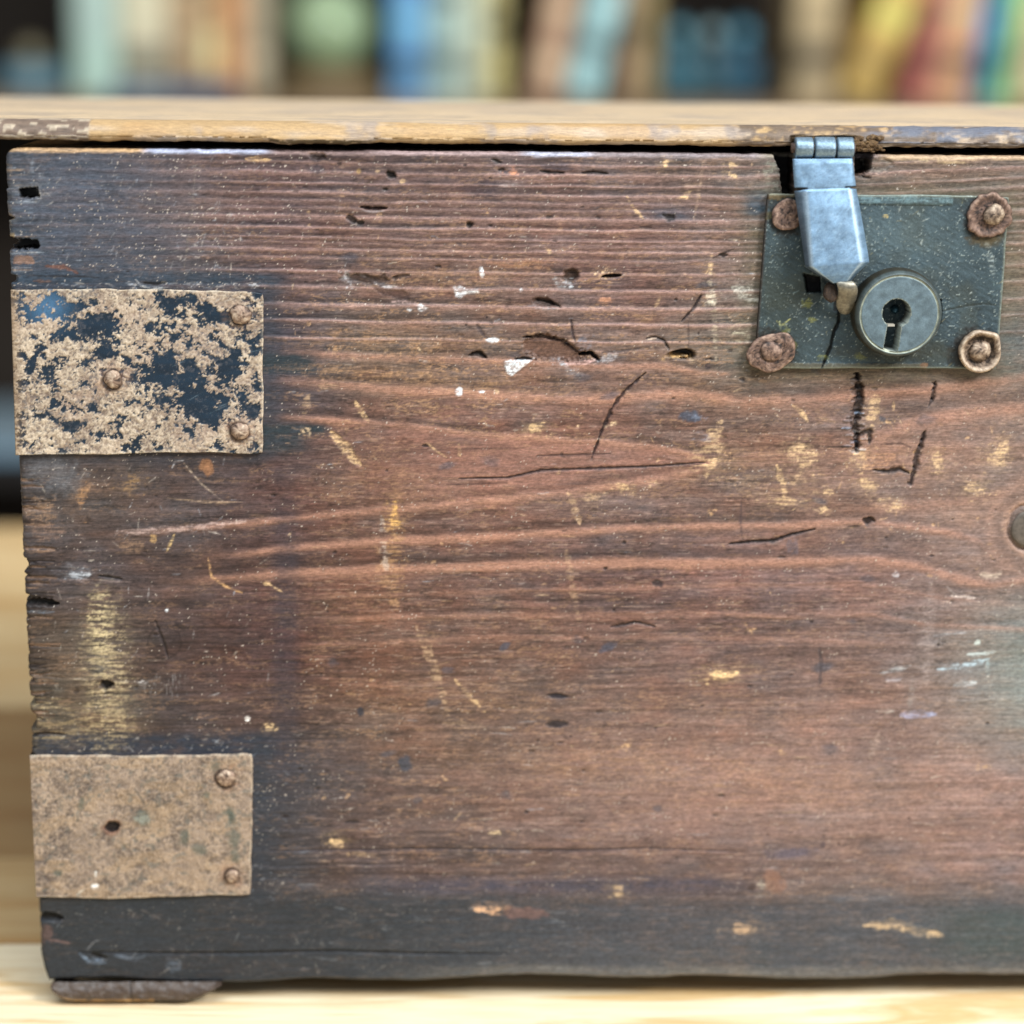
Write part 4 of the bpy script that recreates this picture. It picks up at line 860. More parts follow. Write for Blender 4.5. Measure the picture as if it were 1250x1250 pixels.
def paint_lock(C, U, V):
    px, py = C.px, C.py
    n = fbm(px/26, py/22, 500, 4, .62); g = fbm((px+py)/22, (py-px*.6)/1.8, 505, 3); sp = fbm(px/2.1, py/2.1, 511, 2)
    C.col[:] = lin((60, 76, 82))*(.45+.9*n[..., None])*(.72+.56*g[..., None])
    k = (sstep(.5, .66, fbm(px/34, py/40, 517, 3))*.3)[..., None]; C.col[:] = C.col*(1-k)+lin((70, 72, 58))*k
    k = (sstep(.74, .84, sp)*.55)[..., None]; C.col[:] = C.col*(1-k)+lin((170, 182, 176))*k
    k = (np.exp(-((px-955)/40)**2-((py-370)/70)**2)*.45)[..., None]; C.col[:] = C.col*(1-k)+lin((44, 48, 32))*k  # hasp's shadow on the plate, painted dark at its left
    k = (np.exp(-((px-1090)/75)**2-((py-292)/34)**2)*.3)[..., None]; C.col[:] = C.col*(1-k)+lin((108, 128, 132))*k
    C.gl[:] = .45+.4*n; C.dep[:] = -(sp-.5)*.8-(g-.5)*.5
    rr = random.Random(9)
    for _ in range(150):
        x, y = rr.uniform(925, 1225), rr.uniform(242, 448); an = rr.gauss(-.7, .5); l = rr.uniform(3, 10)
        C.stroke([(x, y), (x+l*math.cos(an), y+l*math.sin(an))], rr.uniform(.9, 1.6), rr.choice([(164,180,178),(130,150,148),(190,198,190),(150,140,96)]), .45)
    for x_, y_, r_ in ((1205,266,31),(940,433,32),(1192,431,31),(959,265,22)): C.blob(x_, y_, r_, r_, (34, 26, 18), .75, rag=.5, soft=.22)  # contact shade under the washers, painted dark towards lower left
    # folded rim strip along the top, lighter
    C.poly([(1040,236),(1163,238),(1163,250),(1040,249)], (112, 140, 146), .8, -2.0, .3, .7); C.poly([(1165,238),(1187,238),(1187,241),(1165,241)], (190, 206, 206), .8, -.5, .3, .7)
    C.poly([(925,443),(1130,444),(1130,449),(925,449)], (96, 90, 72), .6, -1, .4, .8); C.blob(1128, 446, 5, 4, (120, 90, 66), .8)
    C.poly([(936,232),(970,232),(970,242),(936,244)], (112, 92, 56), .7, -1, 1.5, 1.0); C.stroke([(944,236),(968,237)], 2, (40,30,16), .9); C.blob(938, 262, 7, 5, (156,140,78), .8, rag=.9)
    # crack, pin hole, slots
    C.stroke([(1023,372),(1024,392),(1018,405),(1014,422),(1003,449)], 3.4, (10, 12, 12), .96, .5, 4)
    C.poly([(1018,362),(1030,362),(1030,380),(1018,380)], (12,12,12), .9, 5, .5); C.poly([(981,334),(1001,338),(1002,356),(985,357)], (6, 6, 6), .98, 14, .4, .8)
    C.poly([(1142,366),(1149,366),(1149,382),(1147,396),(1140,394)], (8, 10, 12), .96, 6, .5, .8)
    C.stroke([(1150,380),(1172,375),(1200,371),(1216,373)], 2.0, (46,54,52), .8, .4, .8); C.stroke([(1140,430),(1160,425)], 1.6, (40,50,50), .4)
    C.stroke([(948,392),(954,397),(965,389)], 2.4, (190,188,120), .85); C.stroke([(952,392),(953,402)], 2, (170,176,130), .7); C.blob(1081, 264, 3.4, 1.8, (214,190,120), .9)
    for x, y in ((960,402),(966,420),(1005,437),(930,420),(985,370),(1050,437),(990,390)): C.blob(x, y, 5, 5, (150,150,70), .5, rag=.95)
    C.blob(1208, 312, 4, 18, (190,204,200), .55, -14, rag=.95, patchy=.42); C.blob(1207, 292, 20, 8, (96,84,58), .7, rag=.8, soft=.6)
    C.blob(1090, 430, 60, 9, (60,58,44), .5, soft=.6)
    e = np.minimum((1-U)*290, np.minimum(V, 1-V)*210)
    k = ((1-sstep(.6, 3.2, e))*.45)[..., None]; C.col[:] = C.col*(1-k)+lin((150, 156, 140))*k
    k = (1-sstep(.6, 3.0, U*290))[..., None]*.7; C.col[:] = C.col*(1-k)+lin((50, 34, 22))*k
    C.spec[:] = .5

plate_u = sheet('corner_plate', [(14,352.5),(320.5,357),(321,553),(20,554)], 5, RUSTPLATE, paint_plate_upper, chest, wrap_left=True)
tag(plate_u, 'upper corner plate with flaking blue-black paint over tan rust')
plate_l = sheet('corner_plate', [(37,923.5),(308.5,922),(306,1092.5),(45,1096)], 5, RUSTPLATE, paint_plate_lower, chest, wrap_left=True)
tag(plate_l, 'lower corner plate, rusted all over, with an empty nail hole')
lock_plate = sheet('lock_plate', [(937,235.5),(1232,241),(1216.5,451.5),(921,448)], 7, LOCKSTEEL, paint_lock, chest, wobble=.8, thick=7)

# ---- round things on the metal: turned about an axis square to the front
def round_part(name, cx, cy, prof, mat, parent, seg=48, lobes=None, squash=1.0, rot=0, noise=0.06, seed=0, h0=0, bowl=None, tilt=(0, 0), attr=None):
    """prof: (radius px, height px) from the outside in"""
    fine_ = [prof[0]]
    for a_, b_ in zip(prof[:-1], prof[1:]):
        k_ = max(1, int(math.hypot(a_[0]-b_[0], a_[1]-b_[1])/1.3)); fine_ += [(a_[0]+(b_[0]-a_[0])*q/k_, a_[1]+(b_[1]-a_[1])*q/k_) for q in range(1, k_+1)]
    prof = fine_
    V = np.zeros((len(prof), seg+1, 3))
    rr = random.Random(seed); ph = rr.uniform(0, 6)
    for i, (r, h) in enumerate(prof):
        for j in range(seg+1):
            a = 2*math.pi*(j % seg)/seg
            k = 1+noise*(math.sin(2*a+ph)*.5+math.sin(3*a+ph*2)*.35+math.sin(5*a+ph*3)*.3+math.sin(9*a+ph)*.12)
            if lobes: k *= lobes(a, i, r)
            x, y = r*k*math.cos(a), r*k*math.sin(a)*squash
            c, s = math.cos(rot), math.sin(rot); x, y = x*c-y*s, x*s+y*c
            hh = h0+h+tilt[0]*x+tilt[1]*y
            if h > 0: hh += noise*3*math.sin(a*2+ph)*min(1, r/10)
            V[i, j] = on_front(cx, cy, h0)+np.array([x*S, 0, -y*S]); V[i, j, 1] = -hh*S
    pal = {'brown_rust': ((34, 26, 24), (112, 88, 76), (166, 140, 122)), 'pale_rust': ((44, 34, 28), (134, 114, 96), (196, 178, 156)),
           'nail_rust': ((48, 34, 28), (146, 122, 104), (206, 188, 166))}.get(mat.name)
    col = None
    if pal:
        hs = np.array([h for r, h in prof]); n_ = len(prof)
        con = np.array([hs[i]-.5*(hs[max(i-4, 0)]+hs[min(i+4, n_-1)]) for i in range(n_)])      # crests wear pale, grooves and outer edge darker
        con[0] -= 2.5; con[1] -= 1.0
        aa = 2*np.pi*(np.arange(seg+1) % seg)/seg; rads = np.array([r for r, h in prof])
        X_ = rads[:, None]*np.cos(aa)[None]+seed*31; Y_ = rads[:, None]*np.sin(aa)[None]
        t = .33+con[:, None]*.085+(fbm(X_/5, Y_/5, 800, 4, .7)-.5)*1.5+(fbm(X_/1.6, Y_/1.6, 805, 2)-.5)*.7
        t = np.clip(t, 0, 1)[..., None]
        col = np.where(t < .45, lin(pal[0])*(1-t/.45)+lin(pal[1])*t/.45, lin(pal[1])*(1-(t-.45)/.55)+lin(pal[2])*(t-.45)/.55)
        V[..., 1] -= ((fbm(X_/6, Y_/6, 800, 4, .7)-.5)*(1.5 if seg > 40 else .7)*S*(rads[:, None] < rads.max()*.98))
    me = grid_mesh(name, V, col, None if col is None else np.full(V.shape[:2], .5), flip=False)
    bm = bmesh.new(); bm.from_mesh(me)
    bmesh.ops.recalc_face_normals(bm, faces=bm.faces); bm.to_mesh(me); bm.free()
    return link(name, me, RUST_TINT if pal else mat, parent)
def dome(r, h, n=6, lip=1.0):
    return [(r*1.0, -1), (r, h*.25*lip)]+[(r*math.cos(t)*.97, h*(.3*lip+(1-.3*lip)*math.sin(t))) for t in np.linspace(.2, math.pi/2, n)]
def nail(cx, cy, r, parent, seed, h0=6, h=5, mat=NAIL, name='nail'):
    return round_part(name, cx, cy, dome(r, h, lip=.9), mat, parent, 32, noise=.10, seed=seed, h0=h0)
nail(294, 384, 11.5, plate_u, 1); nail(138.5, 463, 10.5, plate_u, 2); nail(293, 526, 10.5, plate_u, 3)
nail(276, 949.5, 11, plate_l, 4); nail(283.5, 1069, 8.5, plate_l, 5)
# the nails' worn square shank shows in the empty hole
# washers and rivets of the lock
scal = lambda a, i, r: 1+((.07*abs(math.sin(a*5.5))-.03+.03*math.sin(a*3+1)+.02*math.sin(a*8)) if r > 18 else 0)
w1 = round_part('washer', 1207, 263, [(24.5, 0), (25.5, 2), (24.5, 4.4), (22.5, 5), (20, 4.6), (18, 3.6), (16, 3.8), (14, 3.2), (12, 4), (8, 4), (0.01, 4)], RUST, lock_plate, 72, scal, seed=11, h0=7, noise=.03)
tag(w1, 'scalloped rusty washer'); nail(1213, 262, 12, lock_plate, 12, 11, 8, RUST_PALE, 'rivet')
w2 = round_part('washer', 942, 430, [(27, -4), (27.5, 0), (26.6, 1.6), (24, 2.2), (20, 2.4), (16, 2.4), (13, 1.8), (12, 2.4), (8, 2.6), (.01, 2.6)], RUST, lock_plate, 72, None, .84, -.35, seed=13, h0=9, noise=.10)
tag(w2, 'flat crooked rusty washer'); nail(941, 429, 12, lock_plate, 14, 11, 4.5, RUST, 'rivet')
w3 = round_part('washer', 1194.5, 428, [(24, 0), (24.8, 7), (23.6, 10), (22, 11), (20, 9.5), (18, 7), (16, 4), (14, 3), (12, 3), (8, 3), (.01, 3)], RUST_PALE, lock_plate, 72, lambda a, i, r: 1+(.14*math.exp(-((a-5.5)/.28)**2) if r > 15 else 0), seed=15, h0=7, noise=.03)
tag(w3, 'cupped rusty washer'); nail(1196, 428.5, 12.5, lock_plate, 16, 9, 9, RUST_PALE, 'rivet')
w4 = round_part('washer', 961, 262, [(17.5, 0), (18, 2), (17.2, 3), (15, 3.2), (12, 3.3), (8, 3.4), (4, 3.4), (.01, 3.4)], RUST, lock_plate, 48, seed=17, h0=8, noise=.06)
tag(w4, 'plain round rusty washer half under the hasp')

# ---- lock barrel with a real keyhole
def build_barrel():
    cx, cy = 1090.5, 379.0
    seg = 220
    prof = [(51, 0), (51.5, 4), (51, 10), (50, 18), (49, 23), (47.6, 26), (46.4, 27.4), (45.6, 27.6), (44.9, 26.6), (44.2, 25.8), (43.4, 26.4)]
    prof += [(r, 27.0) for r in np.arange(43.0, 0.4, -0.9)]+[(.01, 27.0)]
    n = len(prof); V = np.zeros((n, seg+1, 3)); col = np.zeros((n, seg+1, 3)); gl = np.full((n, seg+1), .5)
    c0 = on_front(cx, cy, 0)
    ang = 2*np.pi*(np.arange(seg+1) % seg)/seg
    for i, (r, h) in enumerate(prof):
        x = r*np.cos(ang); y = r*np.sin(ang)*0.985
        hh = np.full(seg+1, float(h))
        nn = fbm(x/7+20, y/7+20, 600, 3); n2 = fbm(ang*9+i*.02, ang*0+r/4, 604, 3)
        c = lin((96, 114, 122))[None]*(.55+.85*nn[:, None])
        if r > 44.95: c = lin((74, 84, 84))[None]*(.5+.95*n2[:, None])
        if 43.2 < r < 44.95 and h < 27: c = lin((160, 166, 150))[None]*(.5+.9*n2[:, None])
        if i < 4: c = lin((50, 46, 34))[None]*(.5+.9*n2[:, None])
        if r <= 43.1:
            kx, ky = x-(-3.5), y-(-1.5)          # keyhole, px on the face
            kh = np.hypot(kx, ky) < 15.8
            sx = kx+0.11*ky
            slot = (ky > 6) & (ky < 43.0) & (np.abs(sx) < 7.8)
            m_ = kh | slot
            hh = np.where(m_, 27-32, hh); c = np.where(m_[:, None], lin((14, 16, 18)), c)
            rim = (~m_) & ((np.hypot(kx, ky) < 17.0) | ((ky > 8) & (np.abs(sx) < 8.9)))
            c = np.where(rim[:, None], lin((128, 136, 128)), c)
        hh = hh+(nn-.5)*.6
        col[i] = c
        V[i, :, 0] = c0[0]+x*S; V[i, :, 2] = c0[2]-y*S; V[i, :, 1] = -(7+hh)*S
    me = grid_mesh('lock_cylinder', V, col, gl)
    bm = bmesh.new(); bm.from_mesh(me); bmesh.ops.recalc_face_normals(bm, faces=bm.faces); bm.to_mesh(me); bm.free()
    o = link('lock_cylinder', me, LOCKSTEEL, lock_plate)
    return o
barrel = build_barrel()
# pin inside the keyhole
pin = on_front(1096, 379, 12)
pb = bmesh.new(); bmesh.ops.create_uvsphere(pb, u_segments=20, v_segments=12, radius=5.2*S)
for v in pb.verts: v.co = Vector((v.co.x+pin[0]-3*S, v.co.y*1.8+pin[1]+4*S, v.co.z+pin[2]+1*S))
PIN = plain('dark_blue_steel', (50, 80, 96), .35, .7)
o = bm_obj('key_pin', pb, PIN, lock_plate, True)
# stepped plate of the keyway in the slot
kb = box_bm(0, 1, 0, 1, 0, 1)
a = on_front(1092, 398, 30); 
for v in kb.verts: v.co = Vector((a[0]+(v.co.x*8-7)*S, a[1]+(v.co.y*10+4)*S, a[2]+(v.co.z*2.4-1)*S))
bm_obj('keyway_step', kb, plain('keyway_edge', (196, 190, 176), .4, .5), lock_plate, False)

# ---- hasp: strap with folded bevels, knuckles, tongue
hasp = empty('hasp', (0, 0, 0)); hasp.parent = chest
def pt(px, py, h): return Vector(on_front(px, py, h))
def strap_mesh():
    # sections down the strap: (y_left,y_right), outer left x, inner left, inner right, outer right, heights
    rows = [  # (yL, yR, xoL, xiL, xiR, xoR, h_outer, h_inner)
        (194, 193.5, 967.5, 971, 1038, 1041, 19, 20.5),
        (200, 199, 967.8, 971.5, 1038.5, 1041.5, 20, 22),
        (214, 213, 968.6, 973, 1040.5, 1043, 21, 24),
        (229.6, 227.6, 969.8, 981, 1036, 1045, 22, 26),
        (230.6, 228.6, 979, 982, 1036, 1038, 24, 26),
        (232.0, 229.8, 979, 983, 1037, 1038, 24, 26),
        (233.0, 230.6, 969.6, 984, 1037, 1045.2, 20, 27),
        (256, 252, 973, 986, 1041, 1049.5, 22, 31),
        (284, 280, 977.2, 988, 1045.5, 1054.5, 24, 35),
        (308, 303, 980.6, 989.6, 1049.2, 1058.6, 26, 38),
        (326, 320, 983, 991, 1051.6, 1061.2, 27, 40),
        (337, 332, 1001, 1005, 1041.5, 1048.5, 27, 39),
        (346, 344, 1015, 1018, 1033, 1038, 28, 37),
    ]
    # resample
    R = np.array(rows); out = []
    for i in range(len(R)-1):
        n = 1 if abs(R[i+1, 0]-R[i, 0]) < 2 else 10
        for k in range(n): out.append(R[i]*(1-k/n)+R[i+1]*k/n)
    out.append(R[-1]); R = np.array(out)
    ts = [0, .12, .5, .88, 1]
    nr = len(R); cols = []
    front_rows = []
    for q in R:
        yL, yR, a, b, c, d, ho, hi = q
        line = []
        pts = [(a, ho-7), (a, ho), ((a*.5+b*.5), (ho+hi)/2)]
        N = 18
        xs = [a, a, (a+b)/2, b]+[b+(c-b)*t for t in np.linspace(0.06, .94, N)]+[c, (c+d)/2, d, d]
        hs = [ho-7, ho, (ho+hi)/2+.4, hi]+[hi+0.7*math.sin(math.pi*t) for t in np.linspace(0, 1, N)]+[hi, (ho+hi)/2+.4, ho, ho-7]
        for x, h in zip(xs, hs):
            y = yL+(yR-yL)*((x-a)/max(d-a, 1e-6))
            line.append(tuple(pt(x, y, h)))
        line.append(line[0]) if False else None
        front_rows.append(line)
    V = np.array(front_rows)
    # sharpened notch rows keep their spacing; add a small hammered relief
    px_, py_ = to_px(V[..., 0], V[..., 1], V[..., 2])
    V[..., 1] -= (fbm(px_/11, py_/11, 700, 3)-.5)*0.8*S
    Bk = V.copy(); Bk[..., 1] += 5*S
    # closed shell: front grid + back grid + rims
    n_ = fbm(px_/12, py_/12, 710, 4, .65); n2_ = fbm(px_/2.2, py_/2.2, 714, 2); n3_ = fbm(px_/40, py_/30, 718, 2)
    col = lin((122, 152, 178))*(.44+.75*n_+.35*n3_)[..., None]
    k = (sstep(.60, .78, n2_)*.22)[..., None]; col = col*(1-k)+lin((170, 196, 214))*k
    k = (sstep(.62, .78, 1-n2_)*.3)[..., None]; col = col*(1-k)+lin((70, 84, 98))*k
    nc = V.shape[1]; low_ = (py_ > 233)
    for j in (3, nc-4):                       # highlights along the worn arrises, put into the colour
        col[:, j] = np.where(low_[:, j][:, None], col[:, j]*.45+lin((196, 216, 230))*.5*(.7+.6*n_[:, j][:, None]), col[:, j])
    for j in (0, 1, 2):                                # darker left fold
        col[:, j] = np.where(low_[:, j][:, None], col[:, j]*.45+lin((92, 88, 96))*.5*n_[:, j][:, None], col[:, j])
    for r_ in range(V.shape[0]-9, V.shape[0]): col[r_] = col[r_]*.8
    for i_, q in enumerate(R):
        if 229.4 < q[0] < 231.6: col[i_, :5] = lin((20, 24, 30)); col[i_, -5:] = lin((20, 24, 30))
    gl = np.clip(.15+.9*n_, 0, 1)
    return grid_mesh('strap', V, col, gl, flip=True)
st = link('strap', strap_mesh(), attr_metal('worn_zinc_strap', .55, .32, .6, .00006), hasp)
md = st.modifiers.new('thickness', 'SOLIDIFY'); md.thickness = 4.5*S; md.offset = 1.0 if False else -1.0
# knuckles
def knuckle(x0, x1, yc, r, h, seed):
    a = on_front(x0, yc, h); b = on_front(x1, yc, h)
    n = 24; secs = [(0, .90), (.04, .985), (.12, 1), (.5, 1.0), (.88, 1), (.96, .985), (1, .90)]
    V = np.zeros((len(secs)+2, n+1, 3)); 
    for i, (t, k) in enumerate([(0, .3)]+secs+[(1, .3)]):
        c = a*(1-t)+b*t
        for j in range(n+1):
            an = 2*math.pi*(j % n)/n; rr_ = r*k*(1+.03*math.sin(3*an+seed))
            V[i, j] = c+np.array([0, -math.cos(an)*rr_*S, math.sin(an)*rr_*S])
    return link('knuckle', grid_mesh('knuckle', V, flip=True), ZINC, hasp)
knuckle(970, 991.5, 180.5, 12, 12, 1); knuckle(994, 1018.5, 181, 12.4, 12, 2); knuckle(1021, 1041, 181, 11.8, 12, 3)
# hinge pin through the knuckles
def rod(name, p, q, r, mat, parent, n=16):
    p, q = Vector(p), Vector(q); d = (q-p); bm = bmesh.new()
    rot = d.to_track_quat('Z', 'Y').to_matrix().to_4x4(); rot.translation = (p+q)/2
    bmesh.ops.create_cone(bm, cap_ends=True, segments=n, radius1=r, radius2=r, depth=d.length, matrix=rot)
    return bm_obj(name, bm, mat, parent, True)
rod('hinge_pin', on_front(966, 180.5, 12), on_front(1043.5, 181, 12), 5.5*S, RUST, hasp)
# leaf that goes from the knuckles under the lid, crusted
lf = bmesh.new()
for x0, x1, y0, y1, h in ((966, 1046, 165, 172, 8),): 
    p = [pt(x0, y0, h), pt(x1, y0, h), pt(x1, y1, h), pt(x0, y1, h)]
    fr = [lf.verts.new(v) for v in p]; bk = [lf.verts.new(v+Vector((0, .004, 0))) for v in p]
    lf.faces.new(fr); lf.faces.new(bk[::-1])
    for i in range(4): lf.faces.new([fr[i], bk[i], bk[(i+1) % 4], fr[(i+1) % 4]])
bmesh.ops.subdivide_edges(lf, edges=lf.edges[:], cuts=5, use_grid_fill=True)
rn = random.Random(4)
for v in lf.verts: v.co += Vector((rn.uniform(-1, 1), rn.uniform(-2, 2), rn.uniform(-1, 1)))*S
bm_obj('hinge_leaf', lf, rust_mat('crusted_leaf', (40, 30, 20), (92, 74, 50), (140, 118, 84)), hasp, True)
# crumbs of rust and splinters by the hinge
cr = bmesh.new()
for _ in range(46):
    x = 1044+abs(rn.gauss(0, 15)); y = 178+rn.gauss(0, 5); r = rn.uniform(1.5, 4.5)*S; c = pt(x, y, rn.uniform(3, 12))
    bmesh.ops.create_icosphere(cr, subdivisions=1, radius=r, matrix=Matrix.Translation(c) @ Matrix.Diagonal((rn.uniform(.6, 2.2), 1, rn.uniform(.4, 1), 1)))
o = bm_obj('rust_crumb', cr, rust_mat('crumb', (44, 32, 20), (104, 78, 48), (170, 140, 96)), hasp, False); tag(o, kind='stuff')

# tongue: hook that curls back into the lock
def tongue():
    rows = [(341, 1020, 1041, 36), (348, 1021, 1047, 39), (355, 1023, 1048.5, 37), (362, 1022, 1047, 30), (370, 1019, 1045, 23), (378, 1021, 1042, 17), (384, 1026, 1037, 12)]
    V = []
    for y, a, b, h in rows:
        V.append([tuple(pt(a+(b-a)*t, y+ (1.5*math.sin(t*3)), h+2.2*math.sin(math.pi*t))) for t in np.linspace(0, 1, 9)])
    me = grid_mesh('tongue', np.array(V), flip=True); o = link('tongue', me, TONGUE, hasp)
    md = o.modifiers.new('thickness', 'SOLIDIFY'); md.thickness = 4*S; md.offset = -1
    sb = o.modifiers.new('smooth', 'SUBSURF'); sb.levels = 1; sb.render_levels = 2
    return o
TONGUE = plain('tongue_steel', (122, 118, 106), .42, .55, var=.4, scale=1400)
tongue()
nb = round_part('tongue_rivet', 1014, 357, dome(8.5, 6), rust_mat('dark_rust', (40, 30, 26), (66, 52, 44), (96, 78, 64)), hasp, 28, None, 1.35, noise=.12, seed=31, h0=25)

# knot plug in the board
kp = round_part('knot', 1256, 645, [(21, -2), (20.5, 2), (17, 3.4), (9, 3.8), (.01, 3.8)], plain('grey_knot', (84, 76, 68), .6, var=.35, scale=900), front, 48, None, 1.12, seed=41, noise=.05)

# ------------------------------------------------------------------ the table
def pine(name='pine_planks', f=(1, 1, 1)):
    M = Mat(name); v = M.coords((1.0, 9, 9))
    wv = M.noise(v, 9, 6, .6, 1.2); fi = M.noise(M.coords((1.5, 40, 40)), 40, 4, .6); big = M.noise(M.coords((1, 2, 2)), 6, 3, .5)
    c = M.ramp(wv, [(0.25, L4((230, 206, 162))), (.48, L4((240, 224, 192))), (.62, L4((216, 182, 130))), (.8, L4((238, 220, 184)))])
    c = M.mix(c, M.ramp(fi, [(.3, (.86, .85, .83)), (.7, (1.08, 1.08, 1.08))]), 1.0, 'MULTIPLY')
    c = M.mix(c, M.ramp(big, [(.35, (.9, .88, .85)), (.65, (1.05, 1.05, 1.05))]), 1.0, 'MULTIPLY')
    c = M.mix(c, (*f, 1), 1.0, 'MULTIPLY')
    M.color(c); M.rough(0.5); M.bump(fi, 0.0002, .5)
    return M.m
PINE = pine(); SHADE_PINE = pine('shaded_plank', (.42, .30, .17)); HALFSHADE_PINE = pine('half_shaded_plank', (.62, .50, .34)); PINE_TAN = pine('golden_plank', (.86, .74, .56))  # chest's shadow on the table is put into two darker plank colours
table = empty('pine_table', (0.2, 0.1, 0)); tag(table, 'pale pine table of lengthwise planks under the wooden chest', 'table')
_tb = CP+(CF*F_PX+CR*(5-625)-CU*(642-625))*((TZ-CP[2])/(CF*F_PX+CR*(5-625)-CU*(642-625))[2])
T_BACK = float(_tb[1])
def tabley(py, px=20):
    d = CF*F_PX+CR*(px-625)-CU*(py-625); t = (TZ-CP[2])/d[2]; return float((CP+d*t)[1])
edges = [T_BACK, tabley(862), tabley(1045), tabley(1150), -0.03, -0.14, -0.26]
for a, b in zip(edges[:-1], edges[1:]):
    o = bm_obj('plank', box_bm(-0.7, 0.9, b+0.0005-0.1, a-0.0005-0.1, TZ-0.025, TZ), [PINE_TAN, SHADE_PINE, HALFSHADE_PINE, PINE, PINE, PINE][edges.index(a)], None, False, 0.001, 2)
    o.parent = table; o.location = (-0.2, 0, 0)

# ------------------------------------------------------------------ bookcase and what stands on it
YB = 1.5
case = empty('bookcase', (0.1, YB, -0.4)); tag(case, 'dark bookcase standing behind the table, out of focus', 'bookcase')
CASEM = plain('dark_case_wood', (70, 52, 36), .6, scale=12)
SHELFM = plain('shelf_wood', (120, 98, 70), .6, scale=12)
sh_z = float(at(600, 121, YB)[2])
def cpart(name, x0, x1, y0, y1, z0, z1, m_):
    o = bm_obj(name, box_bm(x0, x1, y0, y1, z0, z1), m_, None, False, .002, 1); o.parent = case; o.location = (-0.1, -YB, 0.4); return o
cpart('shelf', -.9, 1.1, YB-.02, YB+.27, sh_z-.022, sh_z, SHELFM)
cpart('shelf', -.9, 1.1, YB-.02, YB+.27, -.36, -.34, SHELFM)
cpart('back_panel', -.92, 1.12, YB+.272, YB+.282, -.8, .75, plain('back_board_dark', (40, 30, 20), .8, scale=10))
cpart('side_panel', -.925, -.9, YB-.02, YB+.27, -.8, .75, CASEM); cpart('side_panel', 1.1, 1.125, YB-.02, YB+.27, -.8, .75, CASEM)
cpart('shelf', -.9, 1.1, YB-.02, YB+.27, sh_z+.33, sh_z+.352, SHELFM)
floor = bm_obj('floor', box_bm(-4, 4, -3, 4, -.83, -.80), plain('dark_floor', (70, 60, 50), .7), None, False)
tag(floor, kind='structure')

def xat(px, Y=YB, py=118): return float(at(px, py, Y)[0])
PAGES = plain('book_pages', (214, 200, 170), .8)
def book(px0, px1, c, label, lean=0.0, hgt=.2, band=None, dep=.13, yoff=0.0, k=1.25):
    """spine between photo columns px0..px1 at its foot; lean in degrees, to the right positive"""
    Y = YB+yoff; x0, x1 = xat(px0, Y), xat(px1, Y); t = x1-x0
    r = empty('book', (x0 if lean <= 0 else x1, Y, sh_z)); tag(r, label, 'book', 'books on the shelf behind the chest')
    ox = 0 if lean <= 0 else -t
    m_ = plain('cover', c, .5, var=.08, scale=30, k=k)
    bm = bmesh.new(); n = 7
    for i in range(n):                            # rounded spine
        pass
    prof = [(0, dep), (0, .004)]+[(t*(.5-.5*math.cos(math.pi*i/6)), .004-.006*math.sin(math.pi*i/6)) for i in range(1, 6)]+[(t, .004), (t, dep), (t-.003, dep), (t-.003, .01), (.003, .01), (.003, dep)]
    lo = [bm.verts.new((ox+x, y, .0)) for x, y in prof]; hi = [bm.verts.new((ox+x, y, hgt)) for x, y in prof]
    N = len(prof)
    for i in range(N): bm.faces.new([lo[i], lo[(i+1) % N], hi[(i+1) % N], hi[i]])
    bm.faces.new(lo[::-1]); bm.faces.new(hi)
    bm_obj('cover', bm, m_, r)
    bm_obj('page_block', box_bm(ox+.0032, ox+t-.0032, .0102, dep-.004, .003, hgt-.003), PAGES, r)
    rb = random.Random(int(px0)*7)
    bands = [band] if band else []
    if px1-px0 < 100:
        z_ = rb.uniform(.012, .03)
        while z_ < .13:
            h_ = rb.uniform(.008, .03); f_ = rb.choice((.62, .8, 1.22, 1.4))
            bands.append((z_, z_+h_, tuple(int(min(245, v_*f_)) for v_ in c))); z_ += h_+rb.uniform(.012, .04)
    if band: bands = [band]
    for z0, z1, bc in bands:
        pr = [(t*(.5-.5*math.cos(math.pi*i/6)), .004-.0064*math.sin(math.pi*i/6)) for i in range(0, 7)]
        b2 = bmesh.new(); A = [b2.verts.new((ox+x, y, z0)) for x, y in pr]; B = [b2.verts.new((ox+x, y, z1)) for x, y in pr]
        for i in range(6): b2.faces.new([A[i], A[i+1], B[i+1], B[i]])
        bm_obj('spine_band', b2, plain('label_paper', bc, .6), r)
    r.rotation_euler = (0, math.radians(lean), 0)
    return r
K = 1.0
book(334, 470, (44, 58, 38), 'thick dark green book standing behind the round lantern', dep=.05, yoff=.14)
book(90, 146, (170, 196, 180), 'pale green-blue book, first from the left beside the dark gap', band=(.05, .12, (190, 214, 200)))
book(148, 206, (206, 196, 164), 'cream book right of the pale green-blue one')
book(208, 246, (186, 156, 118), 'tan book directly right of the cream book')
book(247, 268, (196, 168, 124), 'narrow light tan book in the middle of the tan row')
book(269, 300, (186, 136, 92), 'orange-brown book at the right end of the tan row')
book(302, 330, (164, 152, 126), 'grey-beige book left of the green lantern')
book(476, 520, (104, 158, 200), 'sky blue book right of the green lantern')
book(522, 560, (160, 184, 176), 'pale aqua book touching the sky blue one')
book(561, 592, (186, 192, 168), 'pale sage book right of the aqua one')
book(593, 618, (190, 176, 116), 'mustard cream book beside a dark gap')
book(646, 682, (186, 150, 122), 'dusty pink book leaning left of the light blue one', lean=10, hgt=.19)
book(690, 730, (160, 198, 198), 'light blue book leaning to the right in the middle of the shelf', lean=13.5, hgt=.2)
book(757, 780, (148, 122, 96), 'brown book right of the leaning light blue one')
book(781, 802, (140, 124, 82), 'olive brown book left of the blue bottles')
book(968, 1020, (170, 150, 114), 'grey-tan upright book behind the hasp', hgt=.21)
book(1024, 1072, (200, 166, 90), 'golden yellow book leaning to the right', lean=21, hgt=.2)
